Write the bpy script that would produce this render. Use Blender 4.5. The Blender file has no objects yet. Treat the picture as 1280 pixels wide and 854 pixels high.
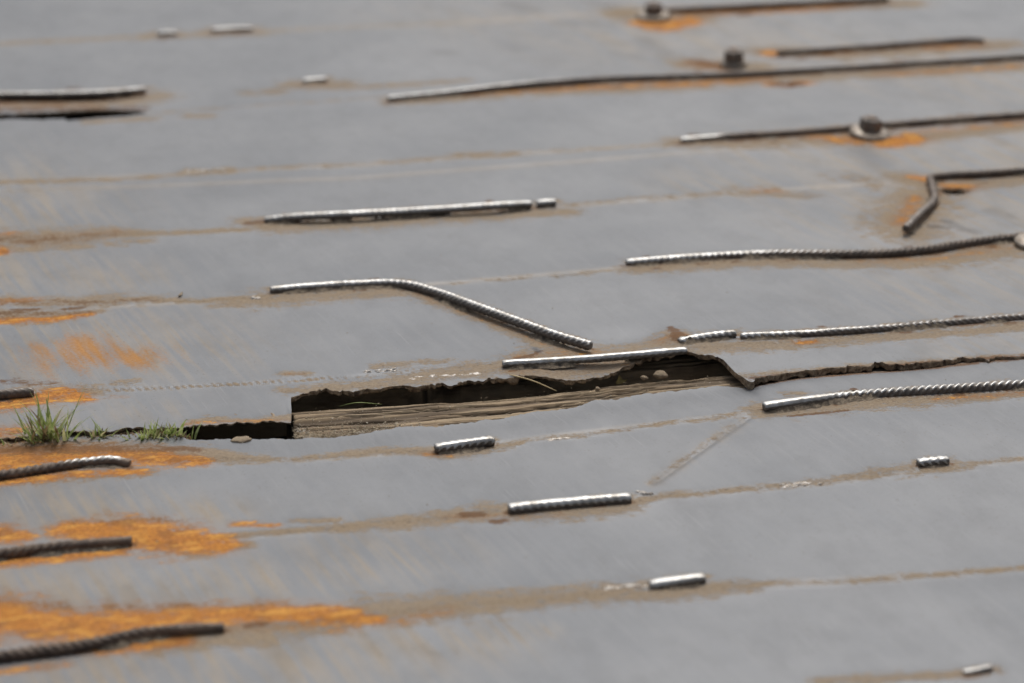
import bpy, bmesh, math, random
import numpy as np
from mathutils import Vector, Matrix

# ------------------------------------------------------------------ camera, sky, sun, exposure
scene = bpy.context.scene
COL = scene.collection
CAM_H, CAM_PITCH, CAM_YAW = 1.18, math.atan(1152 / 3022), math.radians(11.6)
cam_data = bpy.data.cameras.new('camera')
cam = bpy.data.objects.new('camera', cam_data); COL.objects.link(cam)
cam.location = (0, 0, CAM_H)
cam.rotation_euler = (math.pi / 2 - CAM_PITCH, 0, -CAM_YAW)
cam_data.sensor_width = 36.0
cam_data.lens = 3022 / 1280 * 36.0
cam_data.clip_start, cam_data.clip_end = 0.05, 2000
cam_data.dof.use_dof = True
cam_data.dof.focus_distance = 3.13
cam_data.dof.aperture_fstop = 2.9
scene.camera = cam

SUN_ELEV, SUN_AZ = math.radians(56), math.radians(20)      # azimuth from +Y toward +X: behind the deck
world = bpy.data.worlds.new('World'); scene.world = world
world.use_nodes = True
wn, wl = world.node_tree.nodes, world.node_tree.links
wn.clear()
sky = wn.new('ShaderNodeTexSky'); sky.sky_type = 'NISHITA'; sky.sun_disc = False
sky.sun_elevation, sky.sun_rotation = SUN_ELEV, SUN_AZ
sky.air_density, sky.dust_density, sky.ozone_density = 1.0, 6.0, 1.0
hsv = wn.new('ShaderNodeHueSaturation'); hsv.inputs['Saturation'].default_value = 0.42     # thin bright cloud cover
bg = wn.new('ShaderNodeBackground'); bg.inputs['Strength'].default_value = 0.13
wo = wn.new('ShaderNodeOutputWorld')
wl.new(sky.outputs[0], hsv.inputs['Color']); wl.new(hsv.outputs[0], bg.inputs[0]); wl.new(bg.outputs[0], wo.inputs[0])
sun_data = bpy.data.lights.new('sun', 'SUN'); sun_data.energy = 1.4; sun_data.angle = math.radians(12)
sun_data.color = (1.0, 0.965, 0.91)
sun = bpy.data.objects.new('sun', sun_data); COL.objects.link(sun)
sdir = Vector((math.sin(SUN_AZ) * math.cos(SUN_ELEV), math.cos(SUN_AZ) * math.cos(SUN_ELEV), math.sin(SUN_ELEV)))
sun.rotation_euler = sdir.to_track_quat('Z', 'Y').to_euler()
sun.location = (0, 0, 8)
scene.view_settings.view_transform = 'Standard'
scene.view_settings.look = 'None'
scene.view_settings.gamma = 1.0
scene.view_settings.exposure = -0.22
scene.cycles.max_bounces = 4
scene.cycles.use_denoising = True
scene.cycles.use_adaptive_sampling = True
scene.cycles.adaptive_threshold = 0.012

# ------------------------------------------------------------------ measured layout of the deck (metres; X along the bars, Y away)
STROKES = [
    ('t', 0.75, 0, [(-0.053, 4.904, 0.0158), (0.253, 4.904, 0.016)]),
    ('t', 0.90, 0, [(0.233, 4.901, 0.0295), (0.321, 4.897, 0.0278)]),
    ('t', 0.90, 0, [(0.359, 4.896, 0.0279), (0.481, 4.885, 0.028)]),
    ('t', 0.45, 0, [(0.483, 4.906, 0.0162), (0.869, 4.899, 0.0166)]),
    ('t', 1.00, 0, [(-0.056, 4.434, 0.0514), (0.118, 4.393, 0.0509), (0.21, 4.42, 0.0518), (0.246, 4.424, 0.0231)]),
    ('r', 0.35, 0, [(-0.056, 4.423, 0.0284), (0.103, 4.39, 0.0226)]),
    ('b', 1.70, 0, [(-0.143, 4.469, 0.026), (-0.056, 4.46, 0.026), (0.032, 4.442, 0.0259), (0.149, 4.436, 0.0245), (0.194, 4.447, 0.0171)]),  # brown band painting the shade below the top-left bar
    ('b', 0.70, 0, [(-0.056, 4.384, 0.0224), (0.088, 4.376, 0.0224), (0.195, 4.343, 0.0237)]),
    ('t', 0.90, 0, [(0.098, 4.269, 0.0193), (0.212, 4.268, 0.0194)]),
    ('t', 0.90, 0, [(0.277, 4.271, 0.016), (0.316, 4.268, 0.016)]),
    ('t', 0.80, 0, [(0.403, 4.41, 0.0246), (0.464, 4.415, 0.0233)]),
    ('t', 1.00, 0, [(0.49, 4.457, 0.0356), (0.578, 4.439, 0.0415)]),
    ('t', 0.80, 0, [(0.575, 4.416, 0.0173), (0.644, 4.42, 0.0236), (0.721, 4.422, 0.0238), (0.831, 4.43, 0.0099)]),
    ('t', 0.50, 0, [(0.203, 4.308, 0.0126), (0.57, 4.329, 0.013), (0.661, 4.333, 0.0131)]),
    ('t', 1.00, 0, [(0.652, 4.295, 0.0225), (0.761, 4.301, 0.0284), (0.903, 4.325, 0.0406), (1.071, 4.314, 0.0469), (1.21, 4.31, 0.0474), (1.372, 4.319, 0.0423), (1.547, 4.314, 0.0368), (1.691, 4.309, 0.0436), (1.908, 4.316, 0.0448)]),
    ('r', 0.62, 0, [(0.795, 4.318, 0.0115), (0.951, 4.333, 0.0234), (1.074, 4.326, 0.0295), (1.227, 4.312, 0.0297), (1.388, 4.322, 0.0182)]),
    ('r', 0.54, 0, [(1.607, 4.302, 0.0185), (1.906, 4.31, 0.0191)]),
    ('b', 1.00, 0, [(1.397, 4.277, 0.0238), (1.43, 4.271, 0.0239)]),
    ('r', 0.81, 0, [(1.383, 4.28, 0.0238), (1.445, 4.274, 0.0239)]),
    ('t', 1.00, 0, [(1.444, 4.529, 0.0461), (1.602, 4.476, 0.046), (1.804, 4.475, 0.0469), (1.949, 4.486, 0.041)]),
    ('r', 1.00, 0, [(1.454, 4.513, 0.0262), (1.476, 4.509, 0.0263)]),
    ('r', 0.81, 0, [(1.556, 4.486, 0.0197), (1.617, 4.493, 0.0199)]),
    ('r', 0.68, 0, [(1.775, 4.488, 0.0201), (1.888, 4.492, 0.0204)]),
    ('t', 1.00, 0, [(1.277, 4.458, 0.0569), (1.399, 4.407, 0.0439)]),
    ('b', 0.90, 0, [(1.296, 4.467, 0.0318), (1.326, 4.435, 0.0315)]),
    ('r', 0.68, 0, [(1.288, 4.462, 0.0317), (1.33, 4.421, 0.0313)]),
    ('t', 1.00, 0, [(1.258, 4.902, 0.0668), (1.353, 4.83, 0.073), (1.41, 4.848, 0.0443)]),
    ('r', 1.00, 0, [(1.261, 4.811, 0.0288), (1.303, 4.774, 0.0427), (1.369, 4.812, 0.0363)]),
    ('t', 1.00, 0, [(1.368, 4.887, 0.0447), (1.635, 4.885, 0.0381), (1.887, 4.88, 0.0468)]),
    ('r', 0.81, 0, [(1.368, 4.887, 0.0298), (1.633, 4.878, 0.0304), (1.744, 4.886, 0.0231)]),
    ('t', 1.00, 0, [(1.101, 3.932, 0.0351), (1.2, 3.902, 0.035), (1.315, 3.898, 0.0354), (1.401, 3.891, 0.0459), (1.497, 3.871, 0.046), (1.609, 3.89, 0.0365), (1.74, 3.916, 0.0376)]),
    ('r', 1.00, 0, [(1.457, 3.849, 0.0302), (1.506, 3.869, 0.0358)]),
    ('r', 0.68, 0, [(1.349, 3.912, 0.0256), (1.411, 3.879, 0.0355)]),
    ('r', 0.47, 0, [(1.541, 3.909, 0.0209), (1.745, 3.926, 0.0216)]),
    ('t', 1.00, 0, [(1.414, 3.653, 0.0368), (1.453, 3.599, 0.0542), (1.611, 3.608, 0.0324)]),
    ('t', 1.00, 0, [(1.407, 3.55, 0.0703), (1.324, 3.401, 0.0731), (1.337, 3.366, 0.04)]),
    ('r', 0.81, 0, [(1.431, 3.654, 0.0139), (1.459, 3.635, 0.023)]),
    ('r', 0.61, 0, [(1.399, 3.548, 0.0175), (1.324, 3.418, 0.0204)]),
    ('r', 0.68, 0, [(1.466, 3.597, 0.0226), (1.511, 3.587, 0.0226)]),
    ('t', 0.70, 0, [(1.132, 3.629, 0.0352), (1.228, 3.587, 0.0218)]),
    ('r', 0.47, 0, [(1.154, 3.633, 0.0177), (1.19, 3.617, 0.0132)]),
    ('t', 0.55, 0, [(1.312, 3.674, 0.0367), (1.378, 3.624, 0.0362)]),
    ('t', 1.00, 0, [(0.851, 3.288, 0.0217), (0.944, 3.292, 0.033), (1.066, 3.285, 0.0297), (1.183, 3.257, 0.0297), (1.291, 3.243, 0.0374), (1.389, 3.265, 0.0499), (1.474, 3.282, 0.0509)]),
    ('r', 0.35, 0, [(1.208, 3.256, 0.0149), (1.335, 3.257, 0.019), (1.476, 3.286, 0.0235)]),
    ('t', 1.00, 0, [(0.319, 3.636, 0.0245), (0.368, 3.597, 0.0363), (0.493, 3.588, 0.0365), (0.634, 3.593, 0.0329), (0.764, 3.595, 0.0333), (0.832, 3.586, 0.0209)]),
    ('t', 1.00, 0, [(-0.062, 3.625, 0.0397), (0.011, 3.61, 0.0554), (0.097, 3.621, 0.036), (0.139, 3.608, 0.0239), (0.194, 3.601, 0.0118), (0.318, 3.595, 0.0118)]),
    ('t', 0.85, 0, [(-0.044, 3.574, 0.0233), (0.064, 3.564, 0.0194)]),
    ('t', 0.80, 0, [(0.104, 3.567, 0.0166), (0.118, 3.564, 0.0165)]),
    ('t', 0.80, 0, [(0.137, 3.576, 0.0167), (0.159, 3.572, 0.0167)]),
    ('r', 1.00, 0, [(-0.062, 3.566, 0.0231), (-0.057, 3.565, 0.0154)]),
    ('r', 0.60, 0, [(-0.055, 3.648, 0.0161), (-0.044, 3.646, 0.0161)]),
    ('r', 0.30, 0, [(-0.025, 3.614, 0.0237), (0.121, 3.62, 0.02)]),
    ('t', 0.60, 0, [(0.821, 3.618, 0.0125), (0.929, 3.626, 0.0127), (1.037, 3.626, 0.0128), (1.158, 3.624, 0.0187)]),
    ('t', 0.80, 0, [(-0.059, 3.923, 0.0135), (0.136, 3.906, 0.0135), (0.256, 3.914, 0.0137)]),
    ('t', 1.00, 0, [(0.254, 3.919, 0.0198), (0.318, 3.916, 0.0186)]),
    ('t', 0.60, 0, [(0.318, 3.92, 0.0138), (0.512, 3.909, 0.0108), (0.721, 3.92, 0.0142)]),
    ('t', 0.90, 0, [(0.715, 3.926, 0.0205), (0.801, 3.918, 0.0194)]),
    ('t', 0.55, 0, [(0.802, 3.923, 0.0143), (0.974, 3.918, 0.0113), (1.12, 3.928, 0.0148)]),
    ('d', 0.42, 0, [(-0.06, 3.874, 0.0085), (0.502, 3.836, 0.0087), (0.789, 3.843, 0.0089), (1.088, 3.864, 0.0093), (1.303, 3.86, 0.0082)]),
    ('t', 1.00, 0, [(0.238, 3.262, 0.0134), (0.308, 3.271, 0.0374), (0.389, 3.272, 0.0342), (0.481, 3.267, 0.031), (0.526, 3.254, 0.0206), (0.58, 3.164, 0.0198), (0.631, 3.075, 0.0189), (0.68, 2.989, 0.0303), (0.722, 2.953, 0.0358)]),
    ('r', 0.35, 0, [(0.526, 3.251, 0.0103), (0.631, 3.075, 0.0095), (0.681, 2.992, 0.0121)]),
    ('t', 1.00, 0, [(0.547, 2.926, 0.0122), (0.653, 2.967, 0.0417), (0.722, 2.953, 0.0477), (0.787, 2.967, 0.0273), (0.846, 2.996, 0.031)]),
    ('r', 0.35, 0, [(0.62, 2.968, 0.0178), (0.719, 2.966, 0.024)]),
    ('r', 0.40, 0, [(0.821, 2.988, 0.0185), (0.846, 2.996, 0.0248)]),
    ('t', 1.00, 0, [(-0.064, 3.344, 0.0241), (0.004, 3.32, 0.0239), (0.083, 3.314, 0.0273), (0.162, 3.301, 0.0171), (0.206, 3.285, 0.01), (0.309, 3.281, 0.0101)]),
    ('t', 1.00, 0, [(-0.064, 3.277, 0.0332), (0.002, 3.263, 0.0298), (0.047, 3.27, 0.02), (0.075, 3.271, 0.0098)]),
    ('r', 0.90, 0, [(-0.064, 3.26, 0.0164), (0.013, 3.251, 0.0132), (0.06, 3.261, 0.01)]),
    ('r', 0.60, 0, [(-0.064, 3.337, 0.0171), (-0.013, 3.337, 0.0138)]),
    ('r', 0.50, 0, [(0.002, 3.26, 0.0099), (0.064, 3.267, 0.0133)]),
    ('b', 0.55, 0, [(-0.062, 3.621, 0.0317), (0.023, 3.604, 0.0355), (0.109, 3.614, 0.0199)]),
    ('b', 0.55, 0, [(-0.064, 3.334, 0.0205), (0.037, 3.313, 0.0204), (0.15, 3.3, 0.0136)]),
    ('b', 0.60, 0, [(-0.064, 3.287, 0.02), (0.058, 3.272, 0.0133)]),
    ('b', 0.80, 0, [(-0.047, 3.303, 0.0069), (-0.014, 3.296, 0.0082)]),
    ('b', 0.80, 0, [(0.025, 3.288, 0.0064), (0.051, 3.29, 0.0064)]),
    ('t', 0.50, 0, [(0.585, 3.285, 0.0081), (0.686, 3.286, 0.0105), (0.77, 3.283, 0.0105), (0.847, 3.297, 0.0084)]),
    ('d', 0.40, 0, [(0.625, 3.28, 0.0058), (0.77, 3.279, 0.0068)]),
    ('r', 0.62, 2, [(-0.014, 3.141, 0.0309), (0.01, 3.075, 0.0418)]),
    ('r', 0.92, 2, [(0.038, 3.149, 0.0374), (0.053, 3.096, 0.0666), (0.09, 3.071, 0.0479)]),
    ('r', 0.50, 2, [(0.126, 3.094, 0.0365), (0.166, 3.055, 0.0298)]),
    ('t', 0.95, 1, [(0.041, 2.961, 0.0062), (0.138, 2.955, 0.0062), (0.242, 2.951, 0.0062), (0.31, 2.949, 0.0063), (0.379, 2.949, 0.0057)]),
    ('t', 0.80, 1, [(0.46, 2.953, 0.0072), (0.572, 2.948, 0.0073)]),
    ('r', 0.95, 0, [(-0.066, 2.936, 0.0246), (-0.026, 2.947, 0.0304), (0.015, 2.961, 0.0224), (0.041, 2.936, 0.0166)]),
    ('b', 0.60, 0, [(-0.066, 3.014, 0.0172), (0.001, 3.001, 0.0143)]),
    ('t', 0.90, 0, [(-0.005, 2.962, 0.0391), (0.046, 2.957, 0.0252)]),
    ('t', 0.90, 0, [(0.086, 2.983, 0.0121), (0.105, 2.982, 0.0121)]),
    ('r', 0.40, 0, [(0.075, 2.937, 0.0083), (0.092, 2.934, 0.0083)]),
    ('t', 1.00, 0, [(0.302, 2.974, 0.0101), (0.333, 2.97, 0.0101)]),
    ('r', 0.40, 0, [(0.306, 2.973, 0.0058), (0.326, 2.969, 0.0058)]),
    ('t', 1.00, 0, [(0.165, 2.827, 0.0104), (0.191, 2.84, 0.0105), (0.229, 2.821, 0.0105), (0.292, 2.819, 0.0158)]),
    ('r', 0.45, 0, [(0.165, 2.827, 0.0104), (0.229, 2.819, 0.0104), (0.289, 2.812, 0.0078)]),
    ('t', 1.00, 0, [(0.299, 2.917, 0.0139), (0.364, 2.915, 0.0224), (0.428, 2.922, 0.0226), (0.493, 2.929, 0.0258), (0.56, 2.938, 0.029), (0.603, 2.936, 0.0349)]),
    ('t', 0.90, 0, [(0.426, 2.978, 0.0124), (0.48, 2.979, 0.0125), (0.523, 2.976, 0.0125)]),
    ('t', 1.00, 0, [(0.591, 2.932, 0.029), (0.664, 2.917, 0.0348), (0.754, 2.925, 0.0295), (0.832, 2.949, 0.0241), (0.848, 2.977, 0.0276)]),
    ('r', 0.25, 0, [(0.6, 2.924, 0.0173), (0.752, 2.92, 0.0176)]),
    ('t', 1.00, 0, [(0.846, 2.946, 0.0271), (0.896, 2.954, 0.0305), (0.961, 2.947, 0.0276), (1.017, 2.942, 0.0216), (1.098, 2.944, 0.0219), (1.236, 2.941, 0.0223), (1.333, 2.947, 0.0227)]),
    ('r', 0.75, 0, [(1.007, 2.947, 0.0123), (1.027, 2.946, 0.0093)]),
    ('b', 0.90, 0, [(0.904, 2.833, 0.0084), (1.038, 2.837, 0.0105), (1.139, 2.837, 0.0107), (1.287, 2.837, 0.009)]),
    ('t', 0.90, 0, [(0.901, 2.842, 0.0122), (0.973, 2.842, 0.0116), (1.086, 2.845, 0.0118), (1.288, 2.84, 0.009)]),
    ('t', 1.00, 0, [(0.881, 2.728, 0.0241), (0.934, 2.722, 0.0269), (0.999, 2.723, 0.0272), (1.062, 2.718, 0.0246), (1.147, 2.714, 0.0194), (1.234, 2.711, 0.0168)]),
    ('r', 0.50, 0, [(1.116, 2.718, 0.0083), (1.235, 2.713, 0.0112)]),
    ('t', 0.90, 0, [(0.933, 2.769, 0.0117), (0.949, 2.766, 0.0118)]),
    ('t', 0.70, 0, [(0.094, 2.726, 0.0072), (0.2, 2.717, 0.0072), (0.285, 2.692, 0.0087)]),
    ('t', 1.00, 0, [(0.285, 2.694, 0.0088), (0.384, 2.699, 0.0148), (0.432, 2.692, 0.0123), (0.469, 2.674, 0.0196), (0.532, 2.681, 0.0149), (0.562, 2.69, 0.0074)]),
    ('r', 0.55, 0, [(0.445, 2.679, 0.0098), (0.469, 2.672, 0.0098)]),
    ('t', 0.70, 0, [(0.553, 2.695, 0.0058), (0.634, 2.694, 0.0075), (0.72, 2.707, 0.007), (0.86, 2.721, 0.0085)]),
    ('f', 0.80, 0, [(0.69, 2.534, 0.0092), (0.861, 2.708, 0.0132)]),
    ('d', 0.55, 0, [(0.691, 2.531, 0.0047), (0.86, 2.702, 0.006)]),
    ('t', 0.50, 0, [(0.688, 2.539, 0.0044), (0.859, 2.713, 0.0061)]),
    ('t', 1.00, 0, [(0.161, 2.49, 0.0089), (0.233, 2.492, 0.0085), (0.288, 2.49, 0.0085), (0.361, 2.488, 0.0193), (0.437, 2.494, 0.0218), (0.493, 2.494, 0.0285), (0.566, 2.481, 0.0263), (0.642, 2.479, 0.0222), (0.685, 2.496, 0.009)]),
    ('r', 0.35, 0, [(0.436, 2.492, 0.0109), (0.564, 2.471, 0.0109)]),
    ('t', 0.80, 0, [(0.686, 2.5, 0.0067), (0.823, 2.5, 0.0098), (0.914, 2.505, 0.0094), (0.978, 2.515, 0.0168), (1.032, 2.512, 0.0241), (1.082, 2.509, 0.0121)]),
    ('t', 0.70, 0, [(1.078, 2.512, 0.0072), (1.152, 2.516, 0.0073)]),
    ('t', 1.00, 0, [(0.125, 2.264, 0.0215), (0.174, 2.261, 0.0287), (0.258, 2.262, 0.0326), (0.319, 2.272, 0.0368), (0.388, 2.269, 0.0334), (0.466, 2.268, 0.0281), (0.519, 2.271, 0.0246), (0.571, 2.269, 0.0229), (0.648, 2.258, 0.0287), (0.732, 2.252, 0.0116)]),
    ('t', 0.75, 0, [(0.728, 2.255, 0.0082), (0.781, 2.25, 0.0083), (0.87, 2.243, 0.0079), (1.034, 2.234, 0.0081)]),
    ('t', 0.90, 0, [(0.736, 2.033, 0.0132), (0.818, 2.027, 0.0117), (0.875, 2.02, 0.0118), (0.914, 2.021, 0.0085)]),
    ('r', 0.85, 0, [(-0.068, 2.759, 0.064), (-0.01, 2.758, 0.0543), (0.057, 2.749, 0.0395), (0.123, 2.728, 0.0318), (0.175, 2.707, 0.0146)]),
    ('t', 1.30, 0, [(-0.068, 2.774, 0.0596), (0.047, 2.761, 0.0397), (0.157, 2.733, 0.0295), (0.219, 2.715, 0.0122)]),
    ('b', 0.75, 0, [(-0.068, 2.794, 0.0251), (0.048, 2.776, 0.0251), (0.163, 2.749, 0.0174)]),
    ('r', 0.80, 0, [(-0.068, 2.697, 0.0189), (0.026, 2.699, 0.0143), (0.097, 2.692, 0.0143)]),
    ('t', 0.90, 0, [(0.076, 2.745, 0.0394), (0.247, 2.705, 0.0122)]),
    ('t', 0.90, 0, [(-0.068, 2.697, 0.0189), (0.097, 2.692, 0.0191)]),
    ('r', 0.70, 0, [(-0.067, 2.845, 0.0259), (-0.038, 2.847, 0.0208)]),
    ('b', 0.50, 0, [(-0.067, 2.84, 0.0155), (-0.008, 2.838, 0.0156)]),
    ('r', 0.95, 0, [(-0.069, 2.548, 0.03), (-0.048, 2.535, 0.0213)]),
    ('r', 1.00, 0, [(0.007, 2.545, 0.0259), (0.064, 2.529, 0.0428), (0.125, 2.493, 0.0441), (0.173, 2.471, 0.027)]),
    ('b', 0.50, 0, [(0.012, 2.564, 0.0109), (0.066, 2.559, 0.0131), (0.142, 2.542, 0.013)]),
    ('r', 0.95, 0, [(-0.07, 2.477, 0.0164), (0.0, 2.479, 0.0185), (0.062, 2.483, 0.0207)]),
    ('r', 0.70, 0, [(0.195, 2.522, 0.0108), (0.24, 2.508, 0.0086)]),
    ('t', 1.00, 0, [(0.14, 2.459, 0.0206), (0.204, 2.467, 0.0125)]),
    ('t', 0.90, 0, [(0.263, 2.515, 0.0086), (0.309, 2.51, 0.0087)]),
    ('r', 0.92, 0, [(-0.071, 2.344, 0.0522), (-0.022, 2.312, 0.0457), (0.044, 2.302, 0.0438), (0.128, 2.303, 0.0295), (0.211, 2.29, 0.0294), (0.277, 2.273, 0.0256), (0.321, 2.253, 0.0109)]),
    ('b', 0.50, 0, [(-0.07, 2.378, 0.0191), (0.013, 2.346, 0.0131), (0.13, 2.327, 0.0131), (0.263, 2.3, 0.0093)]),
    ('r', 0.95, 0, [(0.034, 2.254, 0.0176), (0.115, 2.251, 0.0159)]),
    ('r', 0.60, 0, [(-0.072, 2.223, 0.0102), (-0.008, 2.227, 0.0103)]),
    ('r', 0.45, 0, [(0.273, 2.246, 0.018), (0.324, 2.245, 0.0144), (0.394, 2.258, 0.0147)]),
    ('t', 1.00, 0, [(0.09, 2.245, 0.0211), (0.197, 2.241, 0.0213)]),
    ('f', 1.00, 0, [(-0.069, 2.609, 0.0895), (0.058, 2.583, 0.0666), (0.185, 2.557, 0.0353)]),
    ('f', 1.00, 0, [(-0.07, 2.401, 0.0854), (0.125, 2.381, 0.0681), (0.308, 2.373, 0.0434)]),
    ('f', 1.00, 0, [(0.007, 2.195, 0.0757), (0.207, 2.18, 0.0764), (0.416, 2.189, 0.0527), (0.484, 2.193, 0.0178)]),
    ('f', 0.90, 0, [(0.306, 2.424, 0.0695), (0.382, 2.388, 0.0604)]),
    ('f', 1.00, 0, [(-0.065, 3.164, 0.1878), (0.064, 3.138, 0.1553), (0.179, 3.083, 0.1063)]),
    ('f', 0.80, 0, [(-0.039, 3.464, 0.1248), (0.11, 3.404, 0.079)]),
    ('f', 1.00, 0, [(-0.06, 3.786, 0.2367), (-0.023, 3.77, 0.1495)]),
    ('f', 0.60, 0, [(-0.067, 2.903, 0.0672), (0.133, 2.876, 0.0402)]),
    ('f', 0.80, 0, [(1.274, 4.729, 0.2803), (1.523, 4.539, 0.2272), (1.841, 4.156, 0.1794)]),
    ('f', 0.90, 0, [(1.267, 3.837, 0.1276), (1.431, 3.73, 0.1625), (1.672, 3.754, 0.1793)]),
    ('f', 1.00, 0, [(1.356, 3.487, 0.1869), (1.544, 3.448, 0.1884)]),
    ('f', 0.50, 0, [(0.945, 4.943, 0.2211), (1.209, 4.743, 0.2802)]),
    ('f', 0.60, 0, [(1.083, 3.693, 0.0902), (1.238, 3.616, 0.0887)]),
    ('f', 0.70, 0, [(1.306, 3.151, 0.1436), (1.424, 3.163, 0.147)]),
    ('f', 0.50, 0, [(1.188, 2.876, 0.0427), (1.306, 2.883, 0.0437)]),
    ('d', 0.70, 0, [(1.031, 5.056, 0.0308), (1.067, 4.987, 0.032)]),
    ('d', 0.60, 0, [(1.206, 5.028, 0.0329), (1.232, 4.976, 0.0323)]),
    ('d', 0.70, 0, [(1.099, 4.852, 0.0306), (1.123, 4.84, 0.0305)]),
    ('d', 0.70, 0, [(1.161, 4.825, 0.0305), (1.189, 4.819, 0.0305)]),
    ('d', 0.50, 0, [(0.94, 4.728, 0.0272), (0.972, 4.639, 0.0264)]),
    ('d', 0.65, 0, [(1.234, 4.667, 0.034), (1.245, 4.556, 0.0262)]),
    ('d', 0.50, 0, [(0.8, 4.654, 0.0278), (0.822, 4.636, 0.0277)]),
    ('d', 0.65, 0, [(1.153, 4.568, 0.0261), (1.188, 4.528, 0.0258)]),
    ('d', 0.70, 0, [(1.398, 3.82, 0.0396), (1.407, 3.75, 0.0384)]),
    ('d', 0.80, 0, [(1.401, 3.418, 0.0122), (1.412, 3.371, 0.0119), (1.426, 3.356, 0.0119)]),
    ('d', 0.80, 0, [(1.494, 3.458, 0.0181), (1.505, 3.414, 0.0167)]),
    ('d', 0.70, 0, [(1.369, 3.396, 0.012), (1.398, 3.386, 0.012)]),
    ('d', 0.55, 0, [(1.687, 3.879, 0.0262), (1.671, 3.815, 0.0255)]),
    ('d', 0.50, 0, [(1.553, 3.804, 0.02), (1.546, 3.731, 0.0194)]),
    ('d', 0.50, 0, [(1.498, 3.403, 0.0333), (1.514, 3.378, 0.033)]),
    ('b', 1.00, 0, [(0.456, 2.495, 0.0079), (0.474, 2.493, 0.0093)]),
    ('b', 1.00, 0, [(0.487, 2.471, 0.0092), (0.495, 2.471, 0.0092)]),
    ('b', 1.00, 0, [(0.183, 2.268, 0.0077), (0.2, 2.268, 0.0077)]),
    ('b', 1.00, 0, [(0.614, 2.963, 0.0049), (0.633, 2.968, 0.0057), (0.651, 2.983, 0.0069)]),
    ('d', 1.00, 0, [(0.646, 2.996, 0.005), (0.649, 2.983, 0.005)]),
    ('b', 1.00, 0, [(0.848, 3.037, 0.0069), (0.849, 3.014, 0.0092), (0.846, 2.986, 0.0131)]),
    ('b', 0.90, 0, [(0.911, 2.7, 0.0037), (0.938, 2.7, 0.004), (0.992, 2.702, 0.0037)]),
    ('b', 1.00, 0, [(1.456, 3.571, 0.019), (1.489, 3.565, 0.019)]),
    ('b', 1.00, 0, [(0.321, 3.624, 0.0093), (0.346, 3.631, 0.0121)]),
    ('l', 0.36, 0, [(-0.179, 4.909, 0.0157), (-0.053, 4.904, 0.0158), (0.253, 4.904, 0.016), (0.483, 4.906, 0.0162), (0.869, 4.899, 0.0166), (1.289, 4.918, 0.0172), (2.178, 4.958, 0.0189)]),
    ('l', 0.36, 0, [(-0.163, 3.926, 0.0105), (-0.059, 3.923, 0.0105), (0.256, 3.914, 0.0107), (0.512, 3.909, 0.0108), (0.804, 3.917, 0.0111), (1.12, 3.928, 0.0115), (1.757, 3.956, 0.0126)]),
    ('l', 0.36, 0, [(-0.162, 3.877, 0.0102), (-0.06, 3.874, 0.0103), (0.502, 3.836, 0.0105), (0.789, 3.843, 0.0108), (1.088, 3.864, 0.0112), (1.724, 3.877, 0.0121)]),
    ('l', 0.36, 0, [(-0.158, 3.629, 0.0091), (0.011, 3.61, 0.0091), (0.318, 3.599, 0.0092), (0.82, 3.614, 0.0097), (1.158, 3.624, 0.0101), (1.624, 3.638, 0.0108)]),
    ('l', 0.36, 0, [(-0.152, 3.291, 0.0077), (0.081, 3.284, 0.0077), (0.309, 3.278, 0.0078), (0.585, 3.285, 0.0081), (0.847, 3.297, 0.0084), (1.243, 3.283, 0.0087)]),
    ('l', 0.36, 0, [(-0.143, 2.736, 0.0055), (0.094, 2.724, 0.0056), (0.285, 2.692, 0.0056), (0.471, 2.684, 0.0057), (0.553, 2.695, 0.0058), (0.86, 2.721, 0.0061), (1.24, 2.726, 0.0065)]),
    ('l', 0.36, 0, [(-0.139, 2.491, 0.0047), (0.161, 2.488, 0.0048), (0.288, 2.488, 0.0049), (0.493, 2.492, 0.005), (0.685, 2.498, 0.0052), (0.823, 2.5, 0.0053), (1.03, 2.507, 0.0055), (1.152, 2.516, 0.0057)]),
    ('l', 0.36, 0, [(-0.135, 2.246, 0.004), (0.174, 2.257, 0.0041), (0.387, 2.265, 0.0042), (0.649, 2.259, 0.0044), (0.781, 2.25, 0.0045), (1.034, 2.234, 0.0047)]),
    ('b', 0.68, 0, [(-0.143, 4.474, 0.0164), (-0.056, 4.468, 0.0164), (0.032, 4.453, 0.0163), (0.12, 4.443, 0.0163), (0.212, 4.451, 0.0164)]),  # from here, each bar's brown stroke mixes crust with painted contact shade
    ('t', 0.85, 0, [(-0.143, 4.506, 0.021), (-0.055, 4.5, 0.021), (0.033, 4.485, 0.021), (0.121, 4.475, 0.021), (0.214, 4.483, 0.0211)]),
    ('b', 0.62, 0, [(0.264, 4.889, 0.0186), (0.303, 4.888, 0.0186)]),
    ('t', 0.85, 0, [(0.266, 4.928, 0.0241), (0.305, 4.927, 0.0242)]),
    ('b', 0.62, 0, [(0.373, 4.895, 0.0187), (0.433, 4.897, 0.0187), (0.457, 4.896, 0.0188)]),
    ('t', 0.85, 0, [(0.377, 4.934, 0.0243), (0.437, 4.936, 0.0243), (0.461, 4.934, 0.0244)]),
    ('b', 0.62, 0, [(0.509, 4.452, 0.0166), (0.554, 4.458, 0.0167)]),
    ('t', 0.85, 0, [(0.513, 4.485, 0.0213), (0.559, 4.491, 0.0214)]),
    ('b', 0.69, 0, [(0.648, 4.297, 0.016), (0.732, 4.309, 0.0161), (0.891, 4.341, 0.0164), (0.986, 4.351, 0.0165), (1.111, 4.35, 0.0167), (1.219, 4.34, 0.0167), (1.377, 4.335, 0.0169), (1.555, 4.339, 0.0172), (1.789, 4.348, 0.0176), (1.924, 4.353, 0.0178), (2.13, 4.36, 0.0182)]),
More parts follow.
